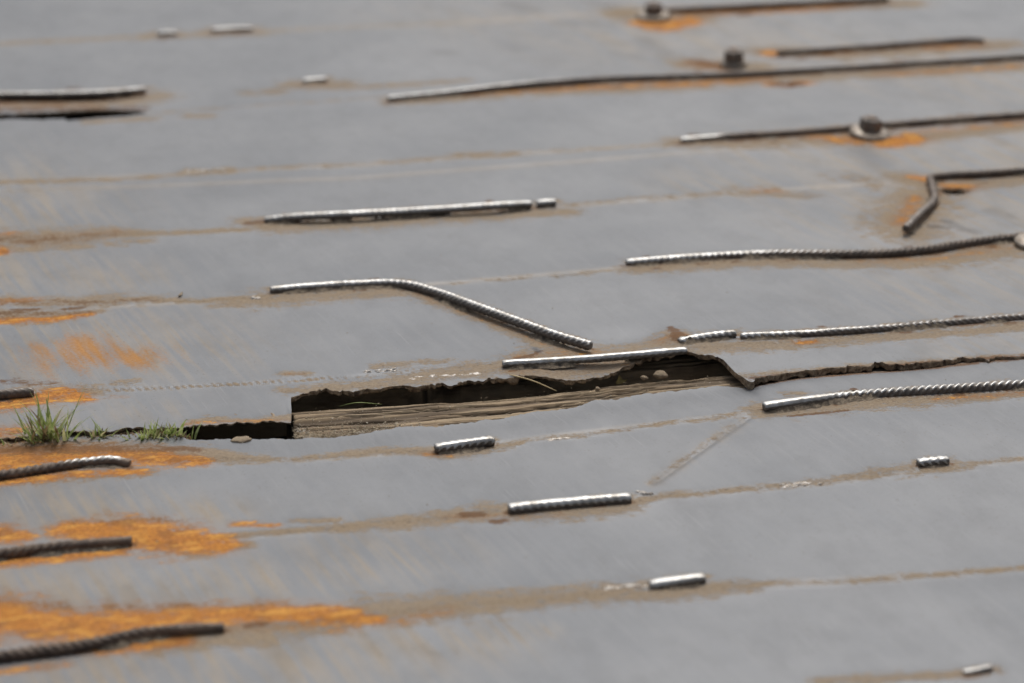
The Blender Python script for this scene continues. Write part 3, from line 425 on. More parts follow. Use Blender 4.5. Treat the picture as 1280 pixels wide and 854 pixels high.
BARS = [
    dict(label='silver topped rebar over the black slit at the top left corner',
         r=0.0062, pts=[(-0.1422, 4.4642, 0.009), (-0.055, 4.4579, 0.009), (0.0323, 4.439, 0.01), (0.1199, 4.4298, 0.01), (0.212, 4.4411, 0.009)], wear=0.52, ribs=0.9, tone=0.5, fil=[]),
    dict(label='tiny worn rebar stub, farthest left of the two stubs near the top edge',
         r=0.0064, pts=[(0.265, 4.9078, 0.0026), (0.3041, 4.9068, 0.0026)], wear=1, ribs=0.2, tone=0.3, fil=[]),
    dict(label='short worn rebar stub right of a tinier stub near the top edge',
         r=0.0064, pts=[(0.3751, 4.9136, 0.0026), (0.4346, 4.914, 0.003), (0.4591, 4.9108, 0.0034)], wear=1, ribs=0.2, tone=0.3, fil=[]),
    dict(label='bright blurred rebar stub on a tan patch left of the long upper rebar',
         r=0.0064, pts=[(0.5114, 4.4703, 0.0018), (0.5563, 4.4733, 0.0026)], wear=1, ribs=0.2, tone=0.3, fil=[]),
    dict(label='longest upper rebar running from bright left tip passing in front of the narrow bolt',
         r=0.006, pts=[(0.6496, 4.3084, 0.0034), (0.7344, 4.3202, 0.0034), (0.8916, 4.3436, 0.0058), (0.9868, 4.3542, 0.0058), (1.1139, 4.362, 0.0034), (1.222, 4.3521, 0.0034), (1.3802, 4.3475, 0.0034), (1.5594, 4.3515, 0.0034), (1.7934, 4.3611, 0.0034), (1.9291, 4.3658, 0.0034), (2.1359, 4.3729, 0.0034)], wear=[1, 0.9, 0.5, 0.35, 0.15, 0.15, 0.2, 0.25, 0.25, 0.3, 0.3], ribs=0.8, tone=0.55, fil=[(0.02, 0.12)]),
    dict(label='dark rebar with rusty ends above the longest upper rebar at top right',
         r=0.006, pts=[(1.4618, 4.4946, 0.0034), (1.6108, 4.5008, 0.0034), (1.6972, 4.5067, 0.0034), (1.8027, 4.5158, 0.0034), (1.8777, 4.5108, 0.005), (1.9, 4.5059, 0.0026)], wear=0.18, ribs=0.8, tone=0.8, fil=[]),
    dict(label='dark rebar along the top edge, right of the topmost bolt',
         r=0.006, pts=[(1.3317, 4.8945, 0.0034), (1.4603, 4.8987, 0.0034), (1.6399, 4.9006, 0.0034), (1.8233, 4.9062, 0.0034), (1.8416, 4.9064, 0.0034)], wear=0.12, ribs=0.5, tone=0.9, fil=[]),
    dict(label='dark rebar passing behind the large bolt and washer at upper right',
         r=0.006, pts=[(1.109, 3.9342, 0.0018), (1.1514, 3.9355, 0.0026), (1.21, 3.9363, 0.0034), (1.3273, 3.9357, 0.0034), (1.4188, 3.9432, 0.0034), (1.5114, 3.9509, 0.0034), (1.6351, 3.9578, 0.0034), (1.7606, 3.9649, 0.0034), (1.9521, 3.9756, 0.0034)], wear=[0.8, 0.7, 0.15, 0.1, 0.1, 0.1, 0.12, 0.15, 0.15], ribs=0.55, tone=0.85, fil=[(0.0, 0.09)]),
    dict(label='ribbed rebar with a smooth end bent sharply toward the viewer at right edge',
         r=0.0062, pts=[(1.7962, 3.6386, 0.0035), (1.6234, 3.6384, 0.0035), (1.5376, 3.6372, 0.0035), (1.4811, 3.6371, 0.0035), (1.4562, 3.6275, 0.0058), (1.4392, 3.5829, 0.0058), (1.4163, 3.5119, 0.0058), (1.3634, 3.43, 0.012), (1.3104, 3.3585, 0.012)], wear=[0.25, 0.25, 0.2, 0.2, 0.25, 0.3, 0.35, 0.4, 0.4], ribs=[0.9, 0.9, 0.9, 0.8, 0.2, 0.05, 0.0, 0.0, 0.0], tone=0.75, fil=[], close=1),
    dict(label='long ribbed rebar rising to a washer at the right edge',
         r=0.0064, pts=[(0.8545, 3.3129, 0.0034), (0.95, 3.3135, 0.0036), (1.0243, 3.3115, 0.0036), (1.0909, 3.3035, 0.0036), (1.1914, 3.2829, 0.0036), (1.265, 3.2755, 0.0036), (1.3178, 3.28, 0.0036), (1.3745, 3.2937, 0.0036), (1.4856, 3.3104, 0.0036), (1.645, 3.3119, 0.0036)], wear=[1, 0.9, 0.6, 0.35, 0.22, 0.18, 0.15, 0.12, 0.12, 0.12], ribs=[0.3, 0.7, 0.9, 1, 1, 1, 1, 1, 1, 1], tone=0.65, fil=[(0.05, 0.13), (0.17, 0.33)]),
    dict(label='straight silver rebar with a sawn notch near its right tip',
         r=0.0064, pts=[(0.3473, 3.626, 0.0034), (0.3955, 3.6152, 0.009), (0.4576, 3.6065, 0.011), (0.5594, 3.6056, 0.01), (0.6368, 3.6077, 0.009), (0.7147, 3.6088, 0.009), (0.774, 3.6177, 0.0058)], wear=[0.9, 1, 1, 1, 1, 1, 1], ribs=0.35, tone=0.2, fil=[(0.0, 0.05), (0.1, 0.14), (0.2, 0.26)]),
    dict(label='little rebar piece just past the notch of the straight silver rebar',
         r=0.0064, pts=[(0.7843, 3.6229, 0.0042), (0.8155, 3.6238, 0.0042)], wear=1, ribs=0.3, tone=0.2, fil=[]),
    dict(label='bent ribbed rebar angling down to a free end above the hole',
         r=0.0064, pts=[(0.3198, 3.2952, 0.0042), (0.3923, 3.298, 0.0042), (0.4507, 3.2966, 0.0036), (0.4946, 3.2912, 0.0036), (0.52, 3.273, 0.005), (0.5518, 3.2325, 0.0058), (0.591, 3.1606, 0.009), (0.6341, 3.0892, 0.01), (0.6841, 3.0073, 0.011), (0.717, 2.9663, 0.011)], wear=[0.8, 0.85, 0.85, 0.7, 0.5, 0.45, 0.45, 0.5, 0.5, 0.5], ribs=[0.2, 0.3, 0.4, 0.6, 0.9, 1, 1, 1, 1, 1], tone=0.25, fil=[(0.012, 0.15)]),
    dict(label='pale smooth rebar bridging the hole in the deck',
         r=0.0056, pts=[(0.5904, 2.9399, 0.005), (0.6677, 2.9339, 0.0058), (0.7425, 2.9252, 0.009), (0.7976, 2.9249, 0.01), (0.8397, 2.9243, 0.011)], wear=1, ribs=0.22, tone=0.1, fil=[(0.005, 0.085)]),
    dict(label='short tilted rebar piece at the right corner of the hole',
         r=0.006, pts=[(0.8429, 2.972, 0.005), (0.8862, 2.9814, 0.0058), (0.9263, 2.9859, 0.0058)], wear=0.9, ribs=0.6, tone=0.3, fil=[(0.0, 0.08)]),
    dict(label='long ribbed rebar above the torn plate edge at right',
         r=0.0058, pts=[(0.9316, 2.9764, 0.0042), (1.0253, 2.9683, 0.0042), (1.0821, 2.9656, 0.005), (1.1645, 2.9679, 0.0032), (1.2477, 2.9703, 0.0032), (1.3428, 2.9705, 0.0032), (1.4866, 2.9693, 0.0032)], wear=[0.85, 0.6, 0.5, 0.35, 0.3, 0.28, 0.25], ribs=[0.6, 0.6, 0.5, 1, 1, 1, 1], tone=0.5, fil=[(0.0, 0.085), (0.21, 0.3)]),
    dict(label='ribbed rebar with round cut end below the torn plate edge',
         r=0.0066, pts=[(0.8868, 2.7245, 0.0058), (0.9589, 2.733, 0.0058), (1.005, 2.7413, 0.0037), (1.0376, 2.7416, 0.0037), (1.1129, 2.7388, 0.0037), (1.2425, 2.7321, 0.0037), (1.3731, 2.7239, 0.0037)], wear=[1, 0.85, 0.55, 0.42, 0.35, 0.3, 0.3], ribs=[0.05, 0.15, 0.8, 1.4, 1.4, 1.4, 1.4], tone=0.35, fil=[(0.004, 0.16)]),
    dict(label='short rusty based rebar stub just below the wooden plank',
         r=0.0066, pts=[(0.4545, 2.6816, 0.0034), (0.5292, 2.6909, 0.0042)], wear=1, ribs=0.7, tone=0.5, fil=[]),
    dict(label='silver rebar stub lying in front, about twice the length of the stub above it',
         r=0.0068, pts=[(0.5075, 2.4908, 0.0042), (0.5686, 2.4926, 0.0038), (0.6528, 2.4924, 0.0038)], wear=1, ribs=0.4, tone=0.3, fil=[]),
    dict(label='tiny ribbed silver rebar stub alone near the right edge',
         r=0.0062, pts=[(1.017, 2.5205, 0.0038), (1.056, 2.5211, 0.0038)], wear=1, ribs=0.9, tone=0.3, fil=[]),
    dict(label='worn rebar stub, bright on top, lowest in the middle foreground',
         r=0.0062, pts=[(0.6183, 2.2718, 0.0018), (0.6432, 2.2713, 0.0034), (0.6804, 2.2729, 0.0042)], wear=1, ribs=0.15, tone=0.3, fil=[]),
    dict(label='low ground down rebar remnant in the bottom right corner',
         r=0.0046, pts=[(0.8793, 2.0219, -0.0014), (0.8945, 2.0218, 0.0002), (0.9095, 2.0231, 0.0015)], wear=0.5, ribs=0.1, tone=0.3, fil=[]),
    dict(label='dark end of a rebar above the tallest grass tuft at left edge',
         r=0.0066, pts=[(-0.1469, 2.9764, 0.0037), (-0.0659, 2.9614, 0.0058), (-0.0233, 2.9631, 0.005)], wear=0.32, ribs=0.3, tone=0.65, fil=[]),
    dict(label='twisted rusty rebar just below the grass tufts at left edge',
         r=0.0062, pts=[(-0.1422, 2.6946, 0.0035), (-0.0679, 2.7054, 0.0035), (-0.0113, 2.7154, 0.0035), (0.0365, 2.7238, 0.0035), (0.0698, 2.7202, 0.0042), (0.0855, 2.7134, 0.001)], wear=[0.06, 0.06, 0.1, 0.5, 0.5, 0.2], ribs=[1, 1, 1, 0.8, 0.3, 0.2], tone=0.9, fil=[]),
    dict(label='rusty rebar beside the brightest orange rust patch at left edge',
         r=0.0062, pts=[(-0.1386, 2.4797, 0.0035), (-0.0694, 2.488, 0.0035), (-0.0256, 2.4925, 0.0035), (0.0184, 2.494, 0.0035), (0.076, 2.4928, 0.0034)], wear=[0.06, 0.06, 0.08, 0.05, 0.1], ribs=[1, 1, 1, 0.3, 0.2], tone=0.95, fil=[(0.1, 0.17)]),
    dict(label='wavy dark rebar nearest the bottom left corner',
         r=0.006, pts=[(-0.1347, 2.2399, 0.0034), (-0.0711, 2.2459, 0.0034), (-0.0229, 2.25, 0.0034), (0.0259, 2.2559, 0.0034), (0.0756, 2.2673, 0.0042), (0.1168, 2.2661, 0.0042), (0.1581, 2.2635, 0.0026)], wear=[0.08, 0.08, 0.08, 0.06, 0.05, 0.05, 0.05], ribs=[1, 1, 1, 0.9, 0.6, 0.2, 0.1], tone=0.9, fil=[(0.16, 0.24)]),
]
SLOT = [(-0.2297, 4.47, 0.0138), (-0.0557, 4.4585, 0.0138), (0.0316, 4.4394, 0.0126), (0.149, 4.4356, 0.0104), (0.1909, 4.4445, 0.0035)]
SEAMS = [[(-0.1792, 4.9092), (-0.0525, 4.9037), (0.2531, 4.9035), (0.4833, 4.906), (0.8687, 4.8994), (1.2887, 4.9181), (2.1781, 4.9577)], [(-0.1629, 3.9263), (-0.0595, 3.9234), (0.2561, 3.9143), (0.512, 3.9092), (0.8041, 3.9175), (1.1204, 3.928), (1.7571, 3.956)], [(-0.1621, 3.8768), (-0.0598, 3.8736), (0.5018, 3.8358), (0.7888, 3.8428), (1.0884, 3.8641), (1.7239, 3.8768)], [(-0.158, 3.629), (0.0109, 3.6102), (0.3181, 3.5995), (0.8205, 3.6138), (1.158, 3.6236), (1.6236, 3.6382)], [(-0.1524, 3.2914), (0.0812, 3.2837), (0.3086, 3.2781), (0.5847, 3.2848), (0.8468, 3.2966), (1.2425, 3.2832)], [(-0.1432, 2.736), (0.0937, 2.7238), (0.2846, 2.692), (0.4708, 2.6837), (0.5532, 2.6947), (0.8596, 2.7213), (1.2404, 2.7262)], [(-0.1391, 2.4911), (0.1606, 2.488), (0.2876, 2.4878), (0.4926, 2.4919), (0.6851, 2.4977), (0.8226, 2.4997), (1.0305, 2.5071), (1.1522, 2.5164)], [(-0.135, 2.2463), (0.174, 2.2571), (0.387, 2.2652), (0.649, 2.2594), (0.7812, 2.2499), (1.0335, 2.2341)], [(0.0356, 2.9622), (0.242, 2.9511), (0.379, 2.949), (0.5729, 2.9505), (0.6716, 2.9513)]]
MID_NEAR = [(-0.1447, 2.8252), (-0.0673, 2.8221), (-0.0332, 2.8267), (0.0354, 2.8242), (0.0697, 2.8198), (0.0798, 2.8255), (0.1192, 2.8201), (0.1636, 2.8149), (0.1788, 2.817), (0.2287, 2.8147), (0.2685, 2.8105), (0.292, 2.8043), (0.2973, 2.8448), (0.3015, 2.8936), (0.3148, 2.9007), (0.3275, 2.9023), (0.3388, 2.9085), (0.3509, 2.9131), (0.3553, 2.9065), (0.3671, 2.9007), (0.39, 2.8994), (0.4046, 2.9063), (0.4198, 2.9018), (0.436, 2.9041), (0.4469, 2.9062), (0.4618, 2.9003), (0.4739, 2.8964), (0.4961, 2.9019), (0.5164, 2.8962), (0.5313, 2.9018), (0.5524, 2.9004), (0.5692, 2.9042), (0.5922, 2.9009), (0.6074, 2.9065), (0.629, 2.9065), (0.6442, 2.9013), (0.6603, 2.8913), (0.6868, 2.8888), (0.7075, 2.8933), (0.7247, 2.8971), (0.7428, 2.9038), (0.7589, 2.9153), (0.7676, 2.9256), (0.7769, 2.9297), (0.801, 2.9368), (0.8331, 2.944), (0.8481, 2.9455), (0.8572, 2.9299), (0.8673, 2.9263), (0.8811, 2.9158), (0.8858, 2.9013), (0.8844, 2.8777), (0.8847, 2.8599), (0.8906, 2.8426), (0.8964, 2.8254), (0.917, 2.8357), (0.9551, 2.841), (0.994, 2.8448), (1.0379, 2.8462), (1.0842, 2.8471), (1.1349, 2.8382), (1.1664, 2.8437), (1.2197, 2.8433), (1.2875, 2.8385), (1.4254, 2.8363)]
NEAR_FAR = [(-0.1451, 2.8322), (-0.0676, 2.8253), (-0.0286, 2.8237), (-0.0089, 2.8287), (0.0302, 2.8245), (0.0595, 2.8172), (0.0792, 2.817), (0.1284, 2.8121), (0.1523, 2.7994), (0.1659, 2.7837), (0.2245, 2.7743), (0.2685, 2.7666), (0.2904, 2.7659), (0.3443, 2.7574), (0.3633, 2.7639), (0.3842, 2.7688), (0.4048, 2.7711), (0.423, 2.7766), (0.4459, 2.7732), (0.4705, 2.7681), (0.4919, 2.773), (0.5345, 2.7803), (0.5496, 2.7785), (0.5902, 2.7891), (0.6435, 2.7932), (0.6607, 2.7993), (0.6826, 2.8114), (0.7143, 2.8105), (0.743, 2.8186), (0.7699, 2.8187), (0.8254, 2.8243), (0.8759, 2.8297), (0.8934, 2.8334), (0.9121, 2.8587), (0.9658, 2.8743), (1.0523, 2.8776), (1.1482, 2.873), (1.302, 2.8722), (1.4421, 2.8715)]
MID_FAR = [(-0.1697, 4.3261), (-0.0568, 4.322), (0.0281, 4.3045), (0.0566, 4.3041), (0.114, 4.3088), (0.1572, 4.311), (0.2043, 4.3263), (0.2303, 4.3237), (0.5718, 4.3418), (0.6621, 4.3407), (0.8946, 4.358), (1.2227, 4.3544), (1.5604, 4.3536), (1.9302, 4.3675), (2.1399, 4.3806)]
FAR_NEAR = [(-0.1701, 4.357), (-0.0564, 4.3557), (0.0295, 4.3548), (0.1017, 4.3567), (0.1447, 4.3479), (0.1944, 4.3287), (0.2038, 4.3162), (0.2297, 4.3137), (0.5705, 4.3317), (0.6605, 4.3306), (0.8925, 4.3478), (1.2199, 4.3441), (1.5567, 4.3433), (1.9257, 4.3571), (2.1349, 4.3702)]
PLANK_BACK = [(0.3043, 2.896), (0.3603, 2.8929), (0.4173, 2.8881), (0.5119, 2.8842), (0.5696, 2.8794), (0.6136, 2.8846), (0.6796, 2.8897), (0.7648, 2.9028), (0.8262, 2.9049), (0.8771, 2.9078), (0.9492, 2.905)]
BACK_PLANK_FRONT = [(0.2841, 2.9678), (0.6034, 2.9394), (0.9674, 2.9596)]
P_FOCUS = (0.5922, 2.885, 0)
P_BOLT_TOP = (1.302, 4.8549, 0.0)
P_BOLT_NUT = (1.3518, 4.4297, 0)
P_BOLT_WASHER = (1.4467, 3.9075, 0.0)
P_BOLT_EDGE = (1.4944, 3.278, 0)
P_TUFT_TALL = (-0.0075, 2.8186, -0.008)
P_TUFT_SMALL = (0.0513, 2.8168, -0.008)
P_TUFT_DRY = (0.1255, 2.8016, -0.008)
P_PEBBLE = (0.7975, 2.9012, -0.016)
P_PEBBLE_SMALL = (0.7751, 2.8999, -0.016)
P_PEBBLE_FLAT = (0.2262, 2.7705, -0.002)
P_PEBBLE_LEFT = (0.7064, 2.8788, -0.017)
P_CHIP = (0.192, 3.3103, 0.002)
P_STRAW_A = (0.5993, 2.9038, 0.0)
P_STRAW_B = (0.6507, 2.8769, -0.014)
P_LEAF = (0.7496, 2.9291, -0.03)
P_SPLINTER = (0.7044, 2.9714, -0.05)
P_BLADE_A = (0.365, 2.8968, -0.02)
P_BLADE_B = (0.3856, 2.8853, -0.012)
P_BLADE_C = (0.419, 2.8853, -0.017)
P_DISH = (0.7666, 2.9995, 0)
P_DISH_LIP = (0.8482, 2.9953, 0)
P_HOLE = (1.4727, 3.568, 0)
P_DENT = (1.4117, 4.2743, 0)
P_RES_A = (0.4296, 2.9592, 0.0)
P_RES_B = (0.2807, 3.921, 0.0)
P_RES_C = (0.8637, 2.4983, 0.0)
P_RES_D = (0.6027, 2.6897, 0)
P_RES_E = (0.6742, 2.508, 0)
P_RES_F = (0.6001, 2.2772, 0)
P_RES_G = (0.297, 3.277, 0)
P_RES_H = (0.5145, 2.9271, 0)
CREASE_A = (0.6892, 2.5318, 0)
CREASE_B = (0.8618, 2.7074, 0)
P_GRIT = (0.2904, 2.7659, -0.004)
P_TONGUE = (0.6978, 2.8983, 0)

rng = np.random.default_rng(7)
random.seed(7)

# ------------------------------------------------------------------ helpers
def hash2(ix, iy, seed):
    h = (ix.astype(np.int64) * 374761393 + iy.astype(np.int64) * 668265263 + seed * 982451653) & 0x7fffffff
    h = ((h ^ (h >> 13)) * 1274126177) & 0x7fffffff
    h = h ^ (h >> 16)
    return (h & 0xffff) / 65535.0

def noise2(x, y, seed=0):
    x = np.asarray(x, float); y = np.asarray(y, float)
    ix, iy = np.floor(x), np.floor(y)
    fx, fy = x - ix, y - iy
    fx = fx * fx * (3 - 2 * fx); fy = fy * fy * (3 - 2 * fy)
    a = hash2(ix, iy, seed); b = hash2(ix + 1, iy, seed); c = hash2(ix, iy + 1, seed); d = hash2(ix + 1, iy + 1, seed)
    return (a * (1 - fx) + b * fx) * (1 - fy) + (c * (1 - fx) + d * fx) * fy - 0.5

def fbm(x, y, seed=0, oct=4):
    s, a = 0, 1.0
    for k in range(oct):
        s = s + a * noise2(x * 2 ** k, y * 2 ** k, seed + k); a *= 0.5
    return s

def smooth(a, b, x):
    t = np.clip((x - a) / (b - a), 0, 1)
    return t * t * (3 - 2 * t)

def mesh_from(name, verts, faces, attrs=None, mat=None, parent=None, shade=True):
    me = bpy.data.meshes.new(name)
    me.from_pydata(verts if isinstance(verts, list) else verts.tolist(), [], faces)
    return finish(name, me, attrs, mat, parent, shade)

def grid_mesh(name, V, Q, attrs=None, mat=None, parent=None, shade=True):
    """V (n,3) array, Q (m,4) int array of quads: fast path."""
    me = bpy.data.meshes.new(name)
    me.vertices.add(len(V)); me.vertices.foreach_set('co', np.ascontiguousarray(V, dtype=np.float32).ravel())
    me.loops.add(Q.size); me.loops.foreach_set('vertex_index', np.ascontiguousarray(Q, dtype=np.int32).ravel())
    me.polygons.add(len(Q)); me.polygons.foreach_set('loop_start', np.arange(0, Q.size, 4, dtype=np.int32))
    me.update(calc_edges=True); me.validate()
    return finish(name, me, attrs, mat, parent, shade)

def finish(name, me, attrs, mat, parent, shade):
    if shade:
        me.polygons.foreach_set('use_smooth', np.ones(len(me.polygons), dtype=bool))
    for k, v in (attrs or {}).items():
        a = me.attributes.new(k, 'FLOAT', 'POINT')
        a.data.foreach_set('value', np.ascontiguousarray(v, dtype=np.float32))
    if mat: me.materials.append(mat)
    me.update()
    o = bpy.data.objects.new(name, me); COL.objects.link(o)
    if parent: o.parent = parent
    return o

def empty(name, loc=(0, 0, 0)):
    o = bpy.data.objects.new(name, None); COL.objects.link(o); o.location = loc; o.empty_display_size = 0.05
    return o

def tag(o, label=None, cat=None, group=None, kind=None):
    if label: o['label'] = label
    if cat: o['category'] = cat
    if group: o['group'] = group
    if kind: o['kind'] = kind
    return o

# ------------------------------------------------------------------ materials
class NT:
    def __init__(s, name):
        s.m = bpy.data.materials.new(name); s.m.use_nodes = True
        s.n = s.m.node_tree.nodes; s.l = s.m.node_tree.links
        s.n.clear()
        s.out = s.n.new('ShaderNodeOutputMaterial'); s.b = s.n.new('ShaderNodeBsdfPrincipled')
        s.l.new(s.b.outputs[0], s.out.inputs[0])
        s.tc = s.n.new('ShaderNodeTexCoord').outputs['Object']
    def put(s, sock, v):
        if hasattr(v, 'links') or isinstance(v, bpy.types.NodeSocket): s.l.new(v, sock)
        else: sock.default_value = v
    def math(s, op, a, b=0.0, c=None, clamp=False):
        n = s.n.new('ShaderNodeMath'); n.operation = op; n.use_clamp = clamp
        s.put(n.inputs[0], a); s.put(n.inputs[1], b)
        if c is not None: s.put(n.inputs[2], c)
        return n.outputs[0]
    def noise(s, scale, detail=5, rough=0.6, stretch=(1, 1, 1), dist=0.0, off=(0, 0, 0), rot=0.0):
        src = s.tc
        if rot:
            vr = s.n.new('ShaderNodeVectorRotate'); vr.rotation_type = 'Z_AXIS'; vr.inputs['Angle'].default_value = rot
            s.l.new(s.tc, vr.inputs['Vector']); src = vr.outputs[0]
        mp = s.n.new('ShaderNodeMapping'); mp.inputs['Scale'].default_value = stretch; mp.inputs['Location'].default_value = off
        s.l.new(src, mp.inputs[0])
        n = s.n.new('ShaderNodeTexNoise'); n.inputs['Scale'].default_value = scale
        n.inputs['Detail'].default_value = detail; n.inputs['Roughness'].default_value = rough; n.inputs['Distortion'].default_value = dist
        s.l.new(mp.outputs[0], n.inputs['Vector'])
        return n.outputs[0]
    def attr(s, name):
        n = s.n.new('ShaderNodeAttribute'); n.attribute_name = name
        return n.outputs['Fac']
    def ramp(s, v, a, b, lo=0.0, hi=1.0):
        n = s.n.new('ShaderNodeMapRange'); n.interpolation_type = 'SMOOTHSTEP'
        s.put(n.inputs[0], v); s.put(n.inputs[1], a); s.put(n.inputs[2], b); s.put(n.inputs[3], lo); s.put(n.inputs[4], hi)
        return n.outputs[0]
    def mix(s, f, a, b):
        n = s.n.new('ShaderNodeMix'); n.data_type = 'RGBA'
        s.put(n.inputs[0], f); s.put(n.inputs[6], a if not isinstance(a, tuple) else (*a, 1)); s.put(n.inputs[7], b if not isinstance(b, tuple) else (*b, 1))
        return n.outputs[2]
    def bump(s, h, strength, dist):
        n = s.n.new('ShaderNodeBump'); n.inputs['Strength'].default_value = strength; n.inputs['Distance'].default_value = dist
        s.put(n.inputs['Height'], h); s.l.new(n.outputs[0], s.b.inputs['Normal'])
    def set(s, **k):
        for a, v in k.items():
            s.put(s.b.inputs[a.replace('_', ' ')], (*v, 1) if isinstance(v, tuple) else v)

def deck_material():
    s = NT('worn_deck_steel')
    streak = s.noise(1.0, 3, 0.6, (110, 5, 1), rot=-0.23)
    streak2 = s.noise(1.0, 3, 0.6, (34, 3.0, 1), off=(3, 1, 0), rot=-0.23)
    cloud = s.noise(3.2, 3, 0.55)
    grain = s.noise(420, 2, 0.6)
    edge = s.noise(1.0, 5, 0.7, (30, 70, 1))
    edge2 = s.noise(1.0, 4, 0.65, (190, 300, 1), off=(5, 5, 0))
    spots = s.noise(1.0, 2, 0.6, (160, 160, 1), off=(9, 2, 0))
    e = s.math('ADD', s.math('MULTIPLY', s.math('SUBTRACT', edge, 0.5), 2.3), s.math('MULTIPLY', s.math('SUBTRACT', edge2, 0.5), 1.5))
    e = s.math('ADD', e, s.math('MULTIPLY', s.math('SUBTRACT', streak, 0.5), 0.5))
    def mask(name, lo, hi, k=1.0):
        a = s.attr(name)
        on = s.ramp(a, 0.02, 0.22)
        return s.math('MULTIPLY', s.ramp(s.math('ADD', a, s.math('MULTIPLY', e, k)), lo, hi), on)
    tan = mask('tan', 0.24, 0.95, 1.15)
    rust = mask('rust', 0.16, 1.0, 0.8)
    brown = mask('brown', 0.35, 0.8, 0.8)  # rusty crust and pits, plus shade painted on the plate under bars
    rusts = s.math('MULTIPLY', s.ramp(s.math('ADD', s.attr('rust_streak'), s.math('MULTIPLY', 1.0, s.math('ADD', s.math('MULTIPLY', s.math('SUBTRACT', streak2, 0.5), 2.6), s.math('MULTIPLY', s.math('SUBTRACT', edge2, 0.5), 2.2)))), 0.18, 1.35),
                   s.ramp(s.attr('rust_streak'), 0.0, 0.15))
    film = s.math('MULTIPLY', s.attr('film'), s.ramp(s.math('ADD', s.math('MULTIPLY', streak, 0.6), s.math('MULTIPLY', streak2, 0.6)), 0.48, 0.75), clamp=True)
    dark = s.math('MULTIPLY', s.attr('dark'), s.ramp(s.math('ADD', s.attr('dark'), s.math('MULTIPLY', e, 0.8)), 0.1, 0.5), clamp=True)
    # bare rolled steel, polished by traffic along Y
    g = s.mix(s.ramp(cloud, 0.3, 0.7), (0.128, 0.138, 0.152), (0.166, 0.174, 0.186))
    g = s.mix(s.math('MULTIPLY', s.ramp(streak, 0.35, 0.75), 0.35), g, (0.200, 0.205, 0.212))
    g = s.mix(s.math('MULTIPLY', s.ramp(grain, 0.45, 0.75), 0.22), g, (0.105, 0.104, 0.103))
    g = s.mix(s.ramp(spots, 0.70, 0.80, 0.0, 0.4), g, (0.24, 0.19, 0.13))
    g = s.mix(s.math('MULTIPLY', film, 0.6), g, (0.31, 0.245, 0.165))
    scr = s.noise(1.0, 2, 0.5, (330, 9, 1), off=(7, 3, 0), rot=-0.19); mot = s.noise(16, 4, 0.65, (1, 0.6, 1), off=(2, 2, 0))
    g = s.mix(s.math('MULTIPLY', s.ramp(scr, 0.62, 0.74, 0.0, 0.40), s.ramp(mot, 0.38, 0.6)), g, (0.27, 0.275, 0.28))
    g = s.mix(s.ramp(mot, 0.42, 0.68, 0.0, 0.22), g, (0.105, 0.110, 0.117))
    g = s.mix(s.ramp(s.noise(260, 2, 0.5), 0.66, 0.74, 0.0, 0.6), g, (0.08, 0.072, 0.062))
    g = s.mix(s.math('MULTIPLY', s.attr('line'), s.ramp(edge, 0.3, 0.6, 0.35, 1.0)), g, (0.25, 0.195, 0.13))
    tcol = s.mix(s.ramp(edge2, 0.3, 0.7), (0.40, 0.31, 0.205), (0.285, 0.21, 0.135))
    tcol = s.mix(s.ramp(spots, 0.56, 0.70, 0, 0.55), tcol, (0.14, 0.10, 0.07))
    c = s.mix(s.math('MULTIPLY', tan, 0.76), g, tcol)
    rcol = s.mix(s.ramp(edge2, 0.32, 0.62), (0.66, 0.265, 0.042), (0.36, 0.145, 0.04))
    rcol = s.mix(s.ramp(s.noise(22, 3, 0.6, off=(1, 8, 0)), 0.48, 0.66, 0, 0.65), rcol, (0.24, 0.105, 0.04))
    rcol = s.mix(s.ramp(edge, 0.48, 0.66, 0, 0.85), rcol, (0.70, 0.36, 0.085))
    c = s.mix(s.math('MULTIPLY', s.ramp(s.attr('rust'), 0.03, 0.75), s.ramp(edge, 0.25, 0.65, 0.30, 0.72)), c, (0.27, 0.165, 0.095))
    rcol = s.mix(s.ramp(rust, 0.25, 0.85), (0.27, 0.155, 0.085), rcol)
    c = s.mix(s.math('MULTIPLY', s.ramp(rust, 0.0, 0.7), 0.92), c, rcol)
    c = s.mix(s.math('MULTIPLY', rusts, 0.80), c, s.mix(s.ramp(edge2, 0.38, 0.62), (0.60, 0.27, 0.05), (0.42, 0.20, 0.06)))
    c = s.mix(s.math('MULTIPLY', brown, 0.82), c, s.mix(edge2, (0.10, 0.055, 0.03), (0.21, 0.12, 0.07)))
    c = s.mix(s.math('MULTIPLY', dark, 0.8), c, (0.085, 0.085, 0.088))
    dirt_shade = s.math('MAXIMUM', s.math('MAXIMUM', tan, rust), s.math('MAXIMUM', brown, rusts), clamp=True)
    clean = s.math('SUBTRACT', 1.0, dirt_shade, clamp=True)
    rough = s.math('ADD', s.math('MULTIPLY', s.math('SUBTRACT', streak, 0.5), 0.18), s.math('ADD', 0.47, s.math('MULTIPLY', dirt_shade, 0.40)))
    rough = s.math('ADD', s.math('ADD', rough, s.math('MULTIPLY', s.math('SUBTRACT', mot, 0.5), 0.35)), s.math('MULTIPLY', film, 0.2), clamp=True)
    s.set(Base_Color=c, Roughness=rough, Metallic=s.math('MULTIPLY', clean, 0.30), Specular_IOR_Level=s.math('ADD', 0.08, s.math('MULTIPLY', clean, 0.42)))
    da = s.math('MAXIMUM', s.attr('tan'), s.attr('rust'))
    hgt = s.math('ADD', s.math('MULTIPLY', da, s.math('MULTIPLY', edge2, 2.0)), s.math('MULTIPLY', grain, 0.12))
    s.bump(hgt, 0.55, 0.0016)
    return s.m

